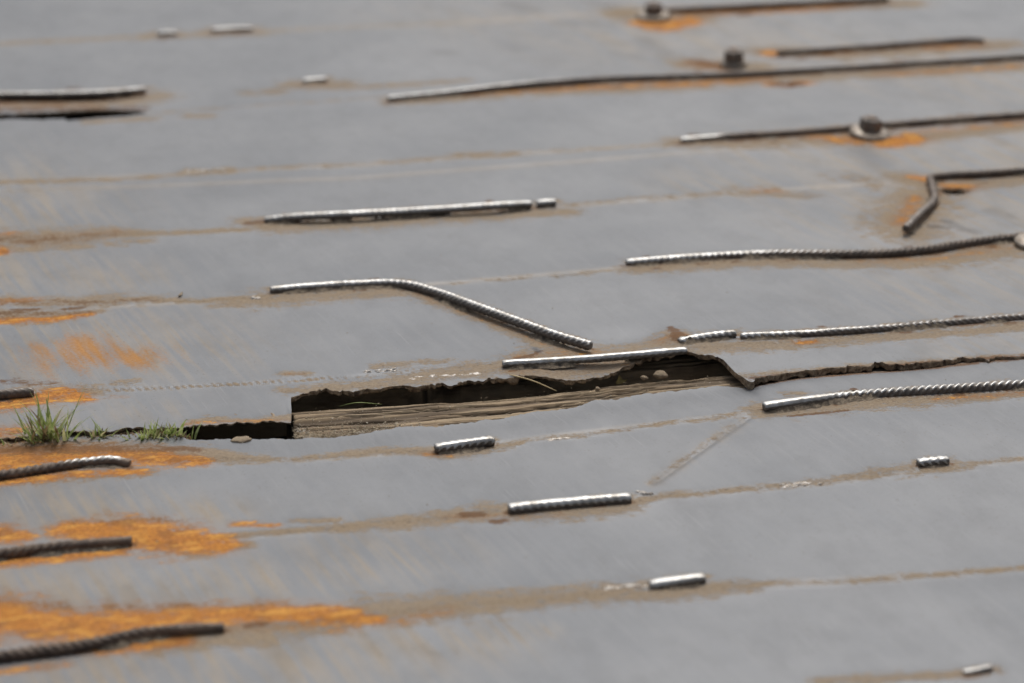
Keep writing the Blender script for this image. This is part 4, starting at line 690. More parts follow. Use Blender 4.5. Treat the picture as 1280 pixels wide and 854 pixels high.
def rebar_material():
    s = NT('rebar_steel')
    n = s.noise(240, 5, 0.65); n2 = s.noise(60, 4, 0.6)
    pol = s.math('ADD', s.attr('polish'), s.math('MULTIPLY', s.math('SUBTRACT', n, 0.5), 0.5))
    p = s.ramp(pol, 0.30, 0.62)
    tone = s.attr('tone')
    steel = s.mix(s.ramp(n, 0.35, 0.7), (0.185, 0.175, 0.162), (0.095, 0.085, 0.075))
    rusty = s.mix(s.ramp(n2, 0.35, 0.65), (0.17, 0.122, 0.088), (0.08, 0.058, 0.045))
    c = s.mix(tone, steel, rusty)
    c = s.mix(p, c, s.mix(s.ramp(n2, 0.4, 0.68), (0.50, 0.50, 0.49), (0.33, 0.315, 0.29)))
    s.set(Base_Color=c, Metallic=s.math('ADD', 0.35, s.math('MULTIPLY', p, 0.62)), Roughness=s.math('ADD', s.math('MULTIPLY', n, 0.12), s.math('SUBTRACT', 0.58, s.math('MULTIPLY', p, 0.17))))
    s.bump(s.math('ADD', n, s.math('MULTIPLY', n2, 0.5)), 0.35, 0.0008)
    return s.m

def simple(name, cols, scale=80, rough=0.85, metal=0.0, stretch=(1, 1, 1), bump=0.5, bd=0.001, lo=0.35, hi=0.65):
    s = NT(name)
    n = s.noise(scale, 7, 0.66, stretch)
    c = s.mix(s.ramp(n, lo, hi), cols[0], cols[1])
    if len(cols) > 2:
        n3 = s.noise(scale * 0.37, 4, 0.6, stretch, off=(4, 7, 1)); c = s.mix(s.ramp(n3, 0.5, 0.68), c, cols[2])
    s.set(Base_Color=c, Roughness=rough, Metallic=metal)
    s.bump(n, bump, bd)
    return s.m

def wood_material():
    s = NT('weathered_timber')
    g = s.noise(1.0, 8, 0.7, (10, 130, 60)); g2 = s.noise(1.0, 5, 0.65, (4, 34, 20), off=(2, 3, 1)); sp = s.noise(90, 5, 0.6)
    c = s.mix(s.ramp(g, 0.3, 0.68), (0.125, 0.086, 0.052), (0.39, 0.29, 0.18))
    c = s.mix(s.ramp(g2, 0.47, 0.66, 0.0, 0.6), c, (0.36, 0.29, 0.20))
    fis = s.noise(1.0, 3, 0.55, (7, 85, 30), off=(6, 1, 3))
    c = s.mix(s.ramp(fis, 0.57, 0.64, 0.0, 0.6), c, (0.06, 0.042, 0.028))
    c = s.mix(s.ramp(s.attr('grain'), 0.15, -0.35, 0.0, 0.75), c, (0.065, 0.046, 0.03))
    c = s.mix(s.ramp(s.attr('grain'), 0.1, 0.4, 0.0, 0.6), c, (0.43, 0.335, 0.22))
    c = s.mix(s.ramp(s.attr('crack'), 0.15, 0.75), c, (0.035, 0.026, 0.018))
    c = s.mix(s.ramp(sp, 0.62, 0.75, 0, 0.5), c, (0.36, 0.30, 0.23))
    s.set(Base_Color=c, Roughness=0.93)
    s.bump(s.math('ADD', g, s.math('MULTIPLY', g2, 0.7)), 0.8, 0.002)
    return s.m

def blade_material():
    s = NT('grass_blade')
    v = s.attr('dry'); n = s.noise(150, 3, 0.5)
    c = s.mix(s.ramp(n, 0.3, 0.7), (0.25, 0.33, 0.075), (0.46, 0.52, 0.22))
    c = s.mix(s.ramp(v, 0.45, 0.75), c, (0.60, 0.52, 0.30))
    c = s.mix(s.ramp(v, 0.80, 0.95), c, (0.22, 0.15, 0.075))
    s.set(Base_Color=c, Roughness=0.55)
    tr = s.n.new('ShaderNodeBsdfTranslucent'); s.l.new(c, tr.inputs[0])
    mx = s.n.new('ShaderNodeMixShader'); mx.inputs[0].default_value = 0.45
    s.l.new(s.b.outputs[0], mx.inputs[1]); s.l.new(tr.outputs[0], mx.inputs[2]); s.l.new(mx.outputs[0], s.out.inputs[0])
    return s.m

M_DECK = deck_material()
M_BAR = rebar_material()
M_WOOD = wood_material()
M_GRASS = blade_material()
M_EDGE = simple('torn_rusty_edge', [(0.16, 0.11, 0.07), (0.44, 0.34, 0.23), (0.07, 0.045, 0.03)], 150, 0.9, 0.05, (1, 1, 1), 1.0, 0.003)
M_WELD = simple('dirt_caked_weld', [(0.28, 0.225, 0.16), (0.11, 0.085, 0.06), (0.055, 0.045, 0.036)], 170, 0.88, 0.1, (1, 1, 1), 0.9, 0.002)
M_SLAG = simple('bright_weld_slag', [(0.50, 0.48, 0.45), (0.24, 0.20, 0.16)], 260, 0.5, 0.55, (1, 1, 1), 0.8, 0.001)
M_BOLT = simple('bolt_steel', [(0.12, 0.10, 0.085), (0.22, 0.195, 0.17), (0.17, 0.095, 0.055)], 130, 0.55, 0.45, (1, 1, 1), 0.5, 0.0008)
M_WASHER = simple('washer_steel', [(0.33, 0.29, 0.245), (0.20, 0.16, 0.12), (0.40, 0.36, 0.31)], 90, 0.5, 0.5, (1, 1, 1), 0.5, 0.0008)
M_STONE = simple('tan_stone', [(0.34, 0.265, 0.175), (0.20, 0.15, 0.10)], 120, 0.9, 0, (1, 1, 1), 0.7, 0.001)
M_GRIT = simple('pale_grit', [(0.50, 0.42, 0.30), (0.24, 0.18, 0.11), (0.62, 0.57, 0.48)], 150, 0.9)
M_SOIL = simple('dark_soil', [(0.045, 0.034, 0.025), (0.085, 0.064, 0.045)], 25, 0.95, 0, (1, 1, 1), 0.9, 0.01)
M_STRAW = simple('dry_straw', [(0.46, 0.36, 0.19), (0.34, 0.25, 0.12)], 200, 0.7)
M_LEAF = simple('dead_leaf', [(0.42, 0.33, 0.12), (0.25, 0.17, 0.07)], 120, 0.75)

# ------------------------------------------------------------------ ground and deck
go = mesh_from('ground', [(-300, -300, -0.42), (300, -300, -0.42), (300, 300, -0.42), (-300, 300, -0.42)], [(0, 1, 2, 3)], mat=M_SOIL)
tag(go, kind='structure')

def curve_y(pts, x):
    p = np.array(pts); xs = np.maximum.accumulate(p[:, 0] + np.arange(len(p)) * 1e-6)
    y = np.interp(x, xs, p[:, 1])
    s0 = (p[1, 1] - p[0, 1]) / max(p[1, 0] - p[0, 0], 1e-3); s1 = (p[-1, 1] - p[-2, 1]) / max(p[-1, 0] - p[-2, 0], 1e-3)
    return y

def gauss(x, y, c, sx, sy, a=0.0):
    dx, dy = x - c[0], y - c[1]
    return np.exp(-(dx / sx) ** 2 - (dy / sy) ** 2)

def deck_z(x, y):
    """uneven, traffic-dished steel surface"""
    z = 0.0030 * fbm(x * 2.6, y * 3.4, 11, 3) + 0.0011 * fbm(x * 9, y * 8, 21, 2)
    z = z - 0.004 * gauss(x, y, P_DISH, 0.055, 0.045) + 0.006 * gauss(x, y, P_DISH_LIP, 0.02, 0.03)
    r = np.sqrt(((x - P_HOLE[0]) / 0.021) ** 2 + ((y - P_HOLE[1]) / 0.019) ** 2)
    z = z - 0.003 * (1 - smooth(0.9, 1.25, r)) + 0.0015 * np.exp(-((r - 1.1) / 0.25) ** 2)
    r = np.sqrt(((x - P_DENT[0]) / 0.020) ** 2 + ((y - P_DENT[1]) / 0.028) ** 2)
    z = z - 0.006 * (1 - smooth(0.5, 1.0, r))
    # level steps and shallow grooves where bars and plates were once joined
    for sm in SEAMS:
        sx, sy = [p[0] for p in sm], [p[1] for p in sm]
        d = y - np.interp(x, sx, sy) - 0.003 * noise2(x * 30, x * 0, 900)
        w = np.exp(-(d / 0.05) ** 2)
        z = z + 0.0006 * np.tanh(d / 0.005) * w - 0.0004 * np.exp(-(d / 0.005) ** 2)
    ax, ay, bx, by = *CREASE_A[:2], *CREASE_B[:2]
    L = math.hypot(bx - ax, by - ay); t = ((x - ax) * (bx - ax) + (y - ay) * (by - ay)) / L ** 2; dd = ((x - ax) * (by - ay) - (y - ay) * (bx - ax)) / L
    z = z - 0.0016 * np.exp(-(dd / 0.005) ** 2) * smooth(-.05, .05, t) * (1 - smooth(.95, 1.05, t))
    return z

def stroke_masks(x, y):
    n = x.size
    A = {k: np.zeros(n) for k in ('tan', 'rust', 'brown', 'film', 'dark', 'rust_streak', 'line')}
    key = {'t': 'tan', 'r': 'rust', 'b': 'brown', 'f': 'film', 'd': 'dark', 'l': 'line'}
    for kind, st, mod, pts in STROKES:
        k = 'rust_streak' if (kind == 'r' and mod == 2) else key[kind]
        m = max(p[2] for p in pts) * 2.2 + 0.01
        x0, x1 = min(p[0] for p in pts) - m, max(p[0] for p in pts) + m
        y0, y1 = min(p[1] for p in pts) - m, max(p[1] for p in pts) + m
        idx = np.nonzero((x > x0) & (x < x1) & (y > y0) & (y < y1))[0]
        if not len(idx): continue
        px, py = x[idx], y[idx]
        best = np.zeros(len(idx))
        for (ax, ay, aw), (bx, by, bw) in zip(pts[:-1], pts[1:]):
            dx, dy = bx - ax, by - ay
            L2 = dx * dx + dy * dy + 1e-12
            t = np.clip(((px - ax) * dx + (py - ay) * dy) / L2, 0, 1)
            d = np.hypot(px - ax - t * dx, py - ay - t * dy)
            w = aw + (bw - aw) * t
            if kind == 'f': v = np.exp(-(d / w) ** 2)
            else: v = np.exp(-(d / (w * 1.08)) ** 2)
            best = np.maximum(best, v)
        if mod == 1: best = best * (0.62 + 0.38 * np.sin(2 * math.pi * (px + 0.4 * py) / 0.0095))
        A[k][idx] = np.maximum(A[k][idx], best * st)
    return A

def plate(xs, ynear, yfar, rows, zfun, thick, parent, label, clamp=None, fine_t=1.0):
    """one steel plate: top sheet between two torn edges, with real edge faces and an underside rim"""
    nx, ny = len(xs), rows
    t = np.linspace(0, 1, ny) ** fine_t
    X = np.repeat(xs[:, None], ny, 1)
    if clamp is None: Y = ynear[:, None] + (yfar - ynear)[:, None] * t[None, :]
    else:
        Yr = clamp + (yfar - clamp)[:, None] * t[None, :]
        Y = np.maximum(Yr, ynear[:, None])
    Z = zfun(X, Y, (Y - ynear[:, None]), (yfar[:, None] - Y))
    top = np.stack([X, Y, Z], -1).reshape(-1, 3)
    idx = np.arange(nx * ny).reshape(nx, ny)
    Q = np.stack([idx[:-1, :-1], idx[1:, :-1], idx[1:, 1:], idx[:-1, 1:]], -1).reshape(-1, 4)
    ctr = top[Q].mean(1)
    ok = (np.ptp(top[Q][:, :, 1], axis=1) > 1e-7) & (np.abs(top[Q[:, 0], 1] - top[Q[:, 3], 1]) + np.abs(top[Q[:, 1], 1] - top[Q[:, 2], 1]) > 1e-7)
    sl = np.array(SLOT); ok &= (np.abs(ctr[:, 1] - np.interp(ctr[:, 0], sl[:, 0], sl[:, 1]) + 0.006 * noise2(ctr[:, 0] * 70, ctr[:, 0] * 0, 5)) > np.interp(ctr[:, 0], sl[:, 0], sl[:, 2])) | (ctr[:, 0] > sl[-1, 0])
    Q = Q[ok]; ctr = ctr[ok]
    Q = Q[((ctr[:, 0] - P_HOLE[0]) / 0.020) ** 2 + ((ctr[:, 1] - P_HOLE[1]) / 0.018) ** 2 > 1.0]
    A = stroke_masks(top[:, 0], top[:, 1])
    o = grid_mesh('steel_plate', top, Q, A, M_DECK, parent)
    tag(o, label)
    # torn edge: a rough band with thickness, and the underside rim behind it
    for side, sgn in ((0, 1), (-1, -1)):
        e = top.reshape(nx, ny, 3)[:, side, :]
        sel = np.ones(nx, bool)
        th = thick(e[:, 0]) if side == 0 else np.full(nx, 0.006)
        rough = 0.0022 * fbm(e[:, 0] * 120, e[:, 0] * 0, 5, 4)
        prof = []
        for f, out in ((0.0, 0.0), (0.18, 0.0012), (0.4, -0.0004), (0.62, 0.0010), (0.82, -0.0002), (1.0, -0.0016)):
            r = e.copy(); r[:, 2] -= th * f; r[:, 1] -= sgn * (out + rough * (0.4 + f) + 0.0030 * fbm(e[:, 0] * 150, e[:, 0] * 0 + f * 7, 8, 3) * (f > 0))
            r[:, 2] += 0.0016 * fbm(e[:, 0] * 90, e[:, 0] * 0 + f * 5, 18, 3) * (f > 0)
            if f == 0: r = e.copy()
            prof.append(r)
        r = prof[-1].copy(); r[:, 1] += sgn * 0.03; prof.append(r)
        P = np.stack(prof, 1); m = P.shape[1]
        ii = np.arange(nx * m).reshape(nx, m)
        q = np.stack([ii[:-1, 1:], ii[1:, 1:], ii[1:, :-1], ii[:-1, :-1]], -1).reshape(-1, 4)
        if sgn < 0: q = q[:, ::-1]
        grid_mesh('torn_edge', P.reshape(-1, 3), q, None, M_EDGE, o)
    return o

def columns(fine0, fine1, step, lo=-3.0, hi=5.0):
    a = [lo]
    x = fine0; left = []
    s = step
    while x > lo:
        left.append(x); s = min(s * 1.25, 0.25); x -= s
    x = fine0; mid = list(np.arange(fine0, fine1, step))
    right = []; x = fine1; s = step
    while x < hi:
        right.append(x); s = min(s * 1.25, 0.25); x += s
    return np.array(sorted(set(np.round(left + mid + right + [lo, hi], 6))))

def jag(x, seed, a1, a2, a3):
    return a1 * fbm(x * 14, x * 0 + 0.3, seed, 2) + a2 * fbm(x * 60, x * 0 + 0.7, seed + 3, 2) + a3 * fbm(x * 240, x * 0 + 0.1, seed + 6, 2)

deck = tag(empty('steel_deck', (0, 0, 0)), kind='structure')

X_NOTCH = MID_NEAR[12][0]
X_TIP = MID_NEAR[56 - 2][0]
xs = columns(-0.12, 1.42, 0.0022)
X_SLIT = FAR_NEAR[6][0]
edge_mid = curve_y(MID_NEAR, xs)
calm = np.where((xs > X_NOTCH - 0.004) & (xs < X_NOTCH + 0.016), 0.15, 1.0)
edge_mid = edge_mid + jag(xs, 31, 0.003, 0.010, 0.006) * calm * (0.35 + 1.3 * np.abs(fbm(xs * 9, xs * 0, 55, 2)) * 2)
far_mid = curve_y(MID_FAR, xs) + 0.012 * (xs > X_SLIT) + jag(xs, 61, 0.0, 0.006, 0.004) * (xs < 0.3)

def z_mid(X, Y, dn, df):
    z = deck_z(X, Y)
    # ragged near edge curls: lifted at the left lip, pressed down along the tongue under the bar
    z = z + 0.002 * np.exp(-dn / 0.02) * (X < X_NOTCH) + 0.0015 * np.exp(-dn / 0.012) * fbm(X * 40, Y * 10, 77, 2)
    z = z - 0.007 * gauss(X, Y, P_TONGUE, 0.075, 0.03)
    return z - 0.009 * np.exp(-df / 0.006) * (X > 0.06)

def thick_mid(x):
    t = np.where(x < X_NOTCH, 0.0035, 0.0065)
    t = t + 0.0055 * smooth(X_TIP - 0.03, X_TIP + 0.05, x)
    return t * (0.55 + 1.5 * np.abs(fbm(x * 45, x * 0, 41, 4)))
PLATE_MID = plate(xs, edge_mid, far_mid, 500, z_mid, thick_mid, deck, 'middle steel plate with a torn rusty front edge above the wooden plank', float(edge_mid.min()) - 0.001)

xs = columns(-0.10, 1.35, 0.0024)
edge_near = curve_y(NEAR_FAR, xs) + jag(xs, 91, 0.002, 0.006, 0.004) * np.where(xs > X_TIP, 0.3, 1)
def z_near(X, Y, dn, df):
    z = deck_z(X, Y)
    right = smooth(X_TIP - 0.05, X_TIP + 0.02, X) * (1 - 0.75 * smooth(X_TIP + 0.22, X_TIP + 0.36, X))
    left = 1 - smooth(X_NOTCH - 0.05, X_NOTCH + 0.05, X)
    drop = 0.0045 + 0.0115 * right - 0.0015 * left
    wid = 0.045
    return z - drop * np.exp(-(df / wid) ** 2)
plate(xs, np.full(len(xs), 0.9), edge_near, 420, z_near, lambda x: x * 0 + 0.006, deck, 'near steel plate in the foreground with orange rust at its left side', fine_t=0.72)

xs = columns(-0.2, 2.35, 0.0050, -3.0, 6.0)
edge_far = curve_y(FAR_NEAR, xs) + jag(xs, 121, 0.001, 0.008, 0.005) * (xs < 0.3)
plate(xs, edge_far, np.full(len(xs), 9.5), 420, lambda X, Y, dn, df: deck_z(X, Y) - 0.0006, lambda x: x * 0 + 0.006, deck, 'far blurred steel plate with bolts and dark rebars at the top', fine_t=1.7)

hz = float(deck_z(np.array([P_HOLE[0] + 0.026]), np.array([P_HOLE[1]]))[0])
V, Fc = [], []
for k in range(28):
    a = 2 * math.pi * k / 28; w = 1 + 0.05 * math.sin(3 * a + 1)
    for rr, zz in ((1.22, -0.0012), (1.05, -0.0022), (0.99, -0.005), (1.0, -0.011)):
        V.append((P_HOLE[0] + 0.020 * w * rr * math.cos(a), P_HOLE[1] + 0.018 * w * rr * math.sin(a), hz + zz))
for k in range(28):
    for j in range(3):
        p, q = k * 4 + j, ((k + 1) % 28) * 4 + j
        Fc.append((p, q, q + 1, p + 1))
mesh_from('drilled_hole_rim', V, Fc, None, M_EDGE, PLATE_MID)

# ------------------------------------------------------------------ timber below the plates
def plank(name, back, x0, x1, width, ztop, depth, label, seed, ragged=True, front_curve=None):
    xs = np.arange(x0, x1, 0.0022 if x1 - x0 < 2 else 0.02); nv = 110 if x1 - x0 < 2 else 40
    yb = np.interp(xs, [p[0] for p in back], [p[1] for p in back]) + 0.0035 * fbm(xs * 25, xs * 0, seed, 4)
    v = np.linspace(0, 1, nv)
    X = np.repeat(xs[:, None], nv, 1); Y = yb[:, None] - width * v[None, :]
    # cracks follow the grain and wander
    wob = 0.010 * fbm(X * 5, Y * 6, seed + 4, 2)
    rp = random.Random(seed); crack = np.zeros_like(X)
    nc = int(115 * (x1 - x0))
    for _ in range(nc):      # long splits that follow the grain
        cx, L = rp.uniform(x0, x1), rp.uniform(.02, .14); v0 = rp.uniform(.03, .97); w = rp.uniform(.0011, .0034); sl = rp.uniform(-.05, .05)
        c0, c1 = np.searchsorted(xs, (cx - L, cx + L))
        if c1 - c0 < 3: continue
        xx = X[c0:c1]; d = np.abs(Y[c0:c1] + wob[c0:c1] * .6 - (yb[c0:c1, None] - width * v0) - sl * (xx - cx) - .0018 * noise2(xx * 90, xx * 0 + v0 * 50, seed))
        tp = 1 - np.abs(xx - cx) / L
        crack[c0:c1] = np.maximum(crack[c0:c1], np.clip(1.2 - d / (w * (.3 + tp)), 0, 1) * smooth(0, .25, tp))
    gr = 0.6 * noise2(X * 12, (Y + wob) * 330, seed + 30) + 0.8 * noise2(X * 7, (Y + wob) * 130, seed + 31)
    Z = ztop + 0.0035 * fbm(X * 3, (Y + wob) * 30, seed + 1, 3) + 0.0030 * gr - 0.007 * crack
    Z = Z - 0.008 * np.exp(-(v[None, :] * width) / 0.006)
    V = np.stack([X, Y, Z], -1)
    if ragged: V[:, :, 0] += (0.02 * fbm(Y * 60, Y * 0, seed + 20, 3)) * np.exp(-(X - x0) / 0.02)
    cr = crack
    # sides
    rows = []
    for k, (dz, dy) in enumerate(((depth * 0.35, 0.002), (depth, 0.0))):
        b = V[:, 0, :].copy(); b[:, 2] = ztop - dz; b[:, 1] += dy; rows.append(b)
    fr = V[:, -1, :].copy(); fr[:, 2] = ztop - depth
    P = np.concatenate([rows[1][:, None], rows[0][:, None], V, fr[:, None]], 1)
    C = np.concatenate([np.ones((len(xs), 2)) * 0.3, cr, np.ones((len(xs), 1)) * .3], 1)
    m = P.shape[1]; ii = np.arange(len(xs) * m).reshape(len(xs), m)
    q = np.stack([ii[:-1, 1:], ii[1:, 1:], ii[1:, :-1], ii[:-1, :-1]], -1).reshape(-1, 4)[:, ::-1]
    V2 = P.reshape(-1, 3)
    GR = np.concatenate([np.zeros((len(xs), 2)), gr, np.zeros((len(xs), 1))], 1)
    o = grid_mesh(name, V2, q, {'crack': C.ravel(), 'grain': GR.ravel()}, M_WOOD)
    # end grain faces
    bm = bmesh.new(); bm.from_mesh(o.data); bm.verts.ensure_lookup_table()
    for col in (ii[0], ii[-1]):
        try: bm.faces.new([bm.verts[i] for i in col])
        except ValueError: pass
    bm.to_mesh(o.data); bm.free()
    return tag(o, label, 'plank')

plank('timber_plank', PLANK_BACK, PLANK_BACK[0][0] - 0.004, PLANK_BACK[-1][0] + 0.1, 0.145, -0.017, 0.07, 'cracked weathered wooden plank exposed along the front of the hole', 201)
plank('timber_plank', [(p[0], p[1] + 0.135) for p in BACK_PLANK_FRONT], BACK_PLANK_FRONT[0][0] - 0.3, BACK_PLANK_FRONT[-1][0] + 0.3, 0.125, -0.030, 0.06, 'dark sunken plank in the shadow at the back of the hole', 301, False)

# ------------------------------------------------------------------ rebars
def catmull(pts, step):
    P = np.array(pts, float)
    P = np.vstack([2 * P[0] - P[1], P, 2 * P[-1] - P[-2]])
    out, par = [], []
    n = len(P) - 3
    for i in range(n):
        p0, p1, p2, p3 = P[i:i + 4]
        L = np.linalg.norm(p2 - p1); k = max(3, int(L / step))
        # centripetal-ish: damp tangents by chord so short segments do not overshoot
        l0, l1, l2 = (max(np.linalg.norm(b - a), 1e-6) for a, b in ((p0, p1), (p1, p2), (p2, p3)))
        m1 = ((p1 - p0) / l0 * l1 + (p2 - p1) / l1 * l0) / (l0 + l1) * l1
        m2 = ((p2 - p1) / l1 * l2 + (p3 - p2) / l2 * l1) / (l1 + l2) * l1
        for t in np.linspace(0, 1, k, endpoint=(i == n - 1)):
            t2, t3 = t * t, t ** 3
            out.append((2 * t3 - 3 * t2 + 1) * p1 + (t3 - 2 * t2 + t) * m1 + (-2 * t3 + 3 * t2) * p2 + (t3 - t2) * m2); par.append(i + t)
    return np.array(out), np.array(par)

def frames(C):
    T = np.gradient(C, axis=0); T /= np.linalg.norm(T, axis=1)[:, None]
    S = np.cross(np.array([0, 0, 1.0])[None], T); S /= np.linalg.norm(S, axis=1)[:, None]   # points to the left of travel
    U = np.cross(T, S)
    return T, S, U

def rebar(b, i):
    r = b['r']; pts = b['pts']
    if pts[0][0] > pts[-1][0] and not b.get('close'): pts = pts[::-1]
    C, par = catmull(pts, 0.00125)
    n = len(C); K = 22
    T, S, U = frames(C)
    s = np.concatenate([[0], np.cumsum(np.linalg.norm(np.diff(C, axis=0), axis=1))])
    def along(v):
        if isinstance(v, (int, float)): return np.full(n, float(v))
        return np.interp(par, np.arange(len(v)), v)
    wear, ribs = along(b['wear']), along(b['ribs'])
    rot = (i * 1.7) % (2 * math.pi)
    th = np.arange(K) / K * 2 * math.pi
    TH = np.repeat(th[None], n, 0); SS = np.repeat(s[:, None], K, 1)
    pitch = 0.0098
    lean = np.arcsin(np.sin(TH - rot)) * 0.0058      # ribs lean one way on each half
    ph = np.cos(2 * math.pi * (SS + lean) / pitch)
    rib = np.clip((ph + 0.05) / 0.9, 0, 1) ** 0.8 * (0.35 + 0.65 * np.abs(np.cos(TH - rot)) ** 0.5)
    lon = np.exp(-((np.sin(TH - rot) ** 2 - 1) / 0.10) ** 2)
    wob = noise2(SS * 55, TH * 1.6, 500 + i) * 0.0007 + noise2(SS * 210, TH * 3, 540 + i) * 0.0004
    RR = r + ribs[:, None] * (0.0015 * rib + 0.0007 * lon - 0.0008) + wob
    up = np.sin(TH); side = np.cos(TH)
    hz = RR * up
    # traffic has ground the top down
    cap = r * (1.10 - 0.26 * wear * (1 - 0.55 * ribs)) + 0.0004 * noise2(s * 120, s * 0, 600 + i)
    rr0 = random.Random(90 + i); bev0 = np.minimum(s * rr0.uniform(.6, 1.6), (s[-1] - s) * rr0.uniform(.6, 1.6))
    cap = cap * (1 - np.clip(wear - .3, 0, 1) * 0.42 * np.exp(-bev0 / 0.006))
    over = hz > cap[:, None]
    hz = np.where(over, cap[:, None] + (hz - cap[:, None]) * 0.12, hz)
    # cut ends taper a little
    bev = np.minimum(s, s[-1] - s); k = 1 - 0.10 * np.exp(-bev / 0.0012)
    V = C[:, None, :] + S[:, None, :] * (RR * side * k[:, None])[..., None] + U[:, None, :] * (hz * k[:, None])[..., None]
    nzu = hz / RR
    pol = smooth(0.45 - 0.7 * wear[:, None] ** 2, 0.85 - 0.3 * wear[:, None] ** 2, nzu) * wear[:, None] + (ribs * 0.55)[:, None] * rib * smooth(-0.95, -0.2, nzu) * (0.35 + wear[:, None])
    pol = pol - 0.75 * ribs[:, None] * (1 - rib) * (1 - smooth(0.35, 0.85, nzu))
    idx = np.arange(n * K).reshape(n, K)
    nxt = np.roll(idx, -1, 1)
    Q = np.stack([idx[:-1], nxt[:-1], nxt[1:], idx[1:]], -1).reshape(-1, 4)
    VV = V.reshape(-1, 3); P = pol.ravel()
    # end caps as shared quads to a centre vertex pair
    extraV, extraQ, extraP = [], [], []
    base = n * K
    for e, (row, flip) in enumerate(((0, True), (n - 1, False))):
        c1 = base + len(extraV)
        inner = C[row] + (V[row] - C[row]) * 0.55 + (T[row] * (-0.0003 if row == 0 else 0.0003))
        extraV += list(inner) ; extraP += [0.35] * K
        for j in range(K):
            a, bq = idx[row, j], idx[row, (j + 1) % K]; c, d = c1 + (j + 1) % K, c1 + j
            extraQ.append((a, d, c, bq) if flip else (a, bq, c, d))
        for j in range(0, K // 2 - 1):
            a, b2, c, d = c1 + j, c1 + j + 1, c1 + (K - 2 - j), c1 + (K - 1 - j)
            extraQ.append((a, d, c, b2) if flip else (a, b2, c, d))
    VV = np.vstack([VV, np.array(extraV)]); P = np.concatenate([P, extraP]); Q = np.vstack([Q, np.array(extraQ)])
    org = C[len(C) // 2].copy(); org[2] = 0
    o = grid_mesh('rebar', VV - org, Q, {'polish': P, 'tone': np.full(len(P), b['tone'])}, M_BAR)
    o.location = org
    tag(o, b['label'], 'rebar', 'steel reinforcing bars welded across the deck plates')
    fils = [(a, c, -1) for a, c in b.get('fil', [])] + [(a, c, 1) for a, c in b.get('fil', [])]
    rr_ = random.Random(40 + i); q0 = rr_.uniform(0, .03)
    while q0 < s[-1] - 0.02:
        ln = rr_.uniform(.025, .09); fils.append((q0, min(q0 + ln, s[-1] - .002), rr_.choice((-1, -1, 1)))); q0 += ln + rr_.uniform(.01, .12)
    for fi, (f0, f1, sd) in enumerate(fils):
        sel = np.nonzero((s >= f0) & (s <= f1))[0][::2]
        if len(sel) < 4: continue
        m = 9; ns = len(sel)
        u = np.linspace(0, 1, m)
        ends = np.minimum(np.arange(ns), np.arange(ns)[::-1]) * (s[sel[1]] - s[sel[0]])
        e = smooth(0, 0.012, ends)
        lump = 1 + 0.7 * fbm(s[sel] * 130, s[sel] * 0, 700 + i + fi * 7, 3)
        h0 = (0.32 + 0.62 * lump) * r * (0.25 + 0.75 * e) * (1.0 if fi < 2 * len(b.get('fil', [])) else 0.7)
        wd = (1.25 + 0.9 * fbm(s[sel] * 90, s[sel] * 0, 720 + i, 2)) * r * (0.5 + 0.5 * e)
        VV2 = np.zeros((ns, m, 3))
        for j in range(m):
            hh = h0 * (1 - u[j]) ** 1.5 + 0.0026 * fbm(s[sel] * 200, s[sel] * 0 + u[j] * 6, 740 + i, 2) * (1 - u[j])
            VV2[:, j, :] = C[sel] + sd * S[sel] * (r * 0.55 + u[j] * (wd + r * 0.45))[:, None]
            gz = deck_z(VV2[:, j, 0], VV2[:, j, 1])
            VV2[:, j, 2] = gz - 0.001 + hh + 0.0008 * (j < m - 1)
        ii = np.arange(ns * m).reshape(ns, m)
        q = np.stack([ii[:-1, 1:], ii[1:, 1:], ii[1:, :-1], ii[:-1, :-1]], -1).reshape(-1, 4)
        grid_mesh('weld_bead', VV2.reshape(-1, 3) - org, q if sd < 0 else q[:, ::-1], None, M_WELD, o)
    return o

for i, b in enumerate(BARS): rebar(b, i)

# ------------------------------------------------------------------ bolts
def lathe(name, prof, K, mat, parent, loc=(0, 0, 0), tilt=(0, 0, 0), smoothed=True, ang0=0.0):
    n = len(prof); V = []; Fc = []
    for (r, z) in prof:
        for k in range(K):
            a = 2 * math.pi * k / K + ang0; V.append((r * math.cos(a), r * math.sin(a), z))
    for j in range(n - 1):
        for k in range(K):
            Fc.append((j * K + k, j * K + (k + 1) % K, (j + 1) * K + (k + 1) % K, (j + 1) * K + k))
    Fc.append(tuple(range((n - 1) * K, n * K)))
    o = mesh_from(name, V, Fc, None, mat, parent, smoothed)
    o.location = loc; o.rotation_euler = tilt
    return o

def bolt(p, head_r, head_h, washer_r, label, rz, tilt):
    t = empty('deck_bolt', (p[0], p[1], 0)); tag(t, label, 'bolt', 'bolts holding the far plate')
    zb = 0.0005
    if washer_r:
        w = lathe('washer', [(washer_r * 0.96, 0.0), (washer_r, 0.0015), (washer_r, 0.0055), (washer_r * 0.95, 0.0075), (washer_r * 0.6, 0.0105), (washer_r * 0.38, 0.011)], 40, M_WASHER, t, (0, 0, zb), tilt)
        zb += 0.010
    h = lathe('head', [(head_r * 0.98, 0.0), (head_r, 0.001), (head_r, head_h * 0.82), (head_r * 0.88, head_h), (head_r * 0.5, head_h + 0.0008)], 6, M_BOLT, t, (0, 0, zb), (tilt[0], tilt[1], rz), False)
    lathe('shank_end', [(head_r * 0.5, 0), (head_r * 0.5, 0.003), (head_r * 0.42, 0.0045)], 18, M_BOLT, h, (0, 0, head_h - 0.0005), (0, 0, 0))
    return t
bolt(P_BOLT_TOP, 0.021, 0.020, 0.036, 'topmost dark bolt on a rust ringed washer, cut by the top edge', 0.3, (0.04, -0.05, 0))
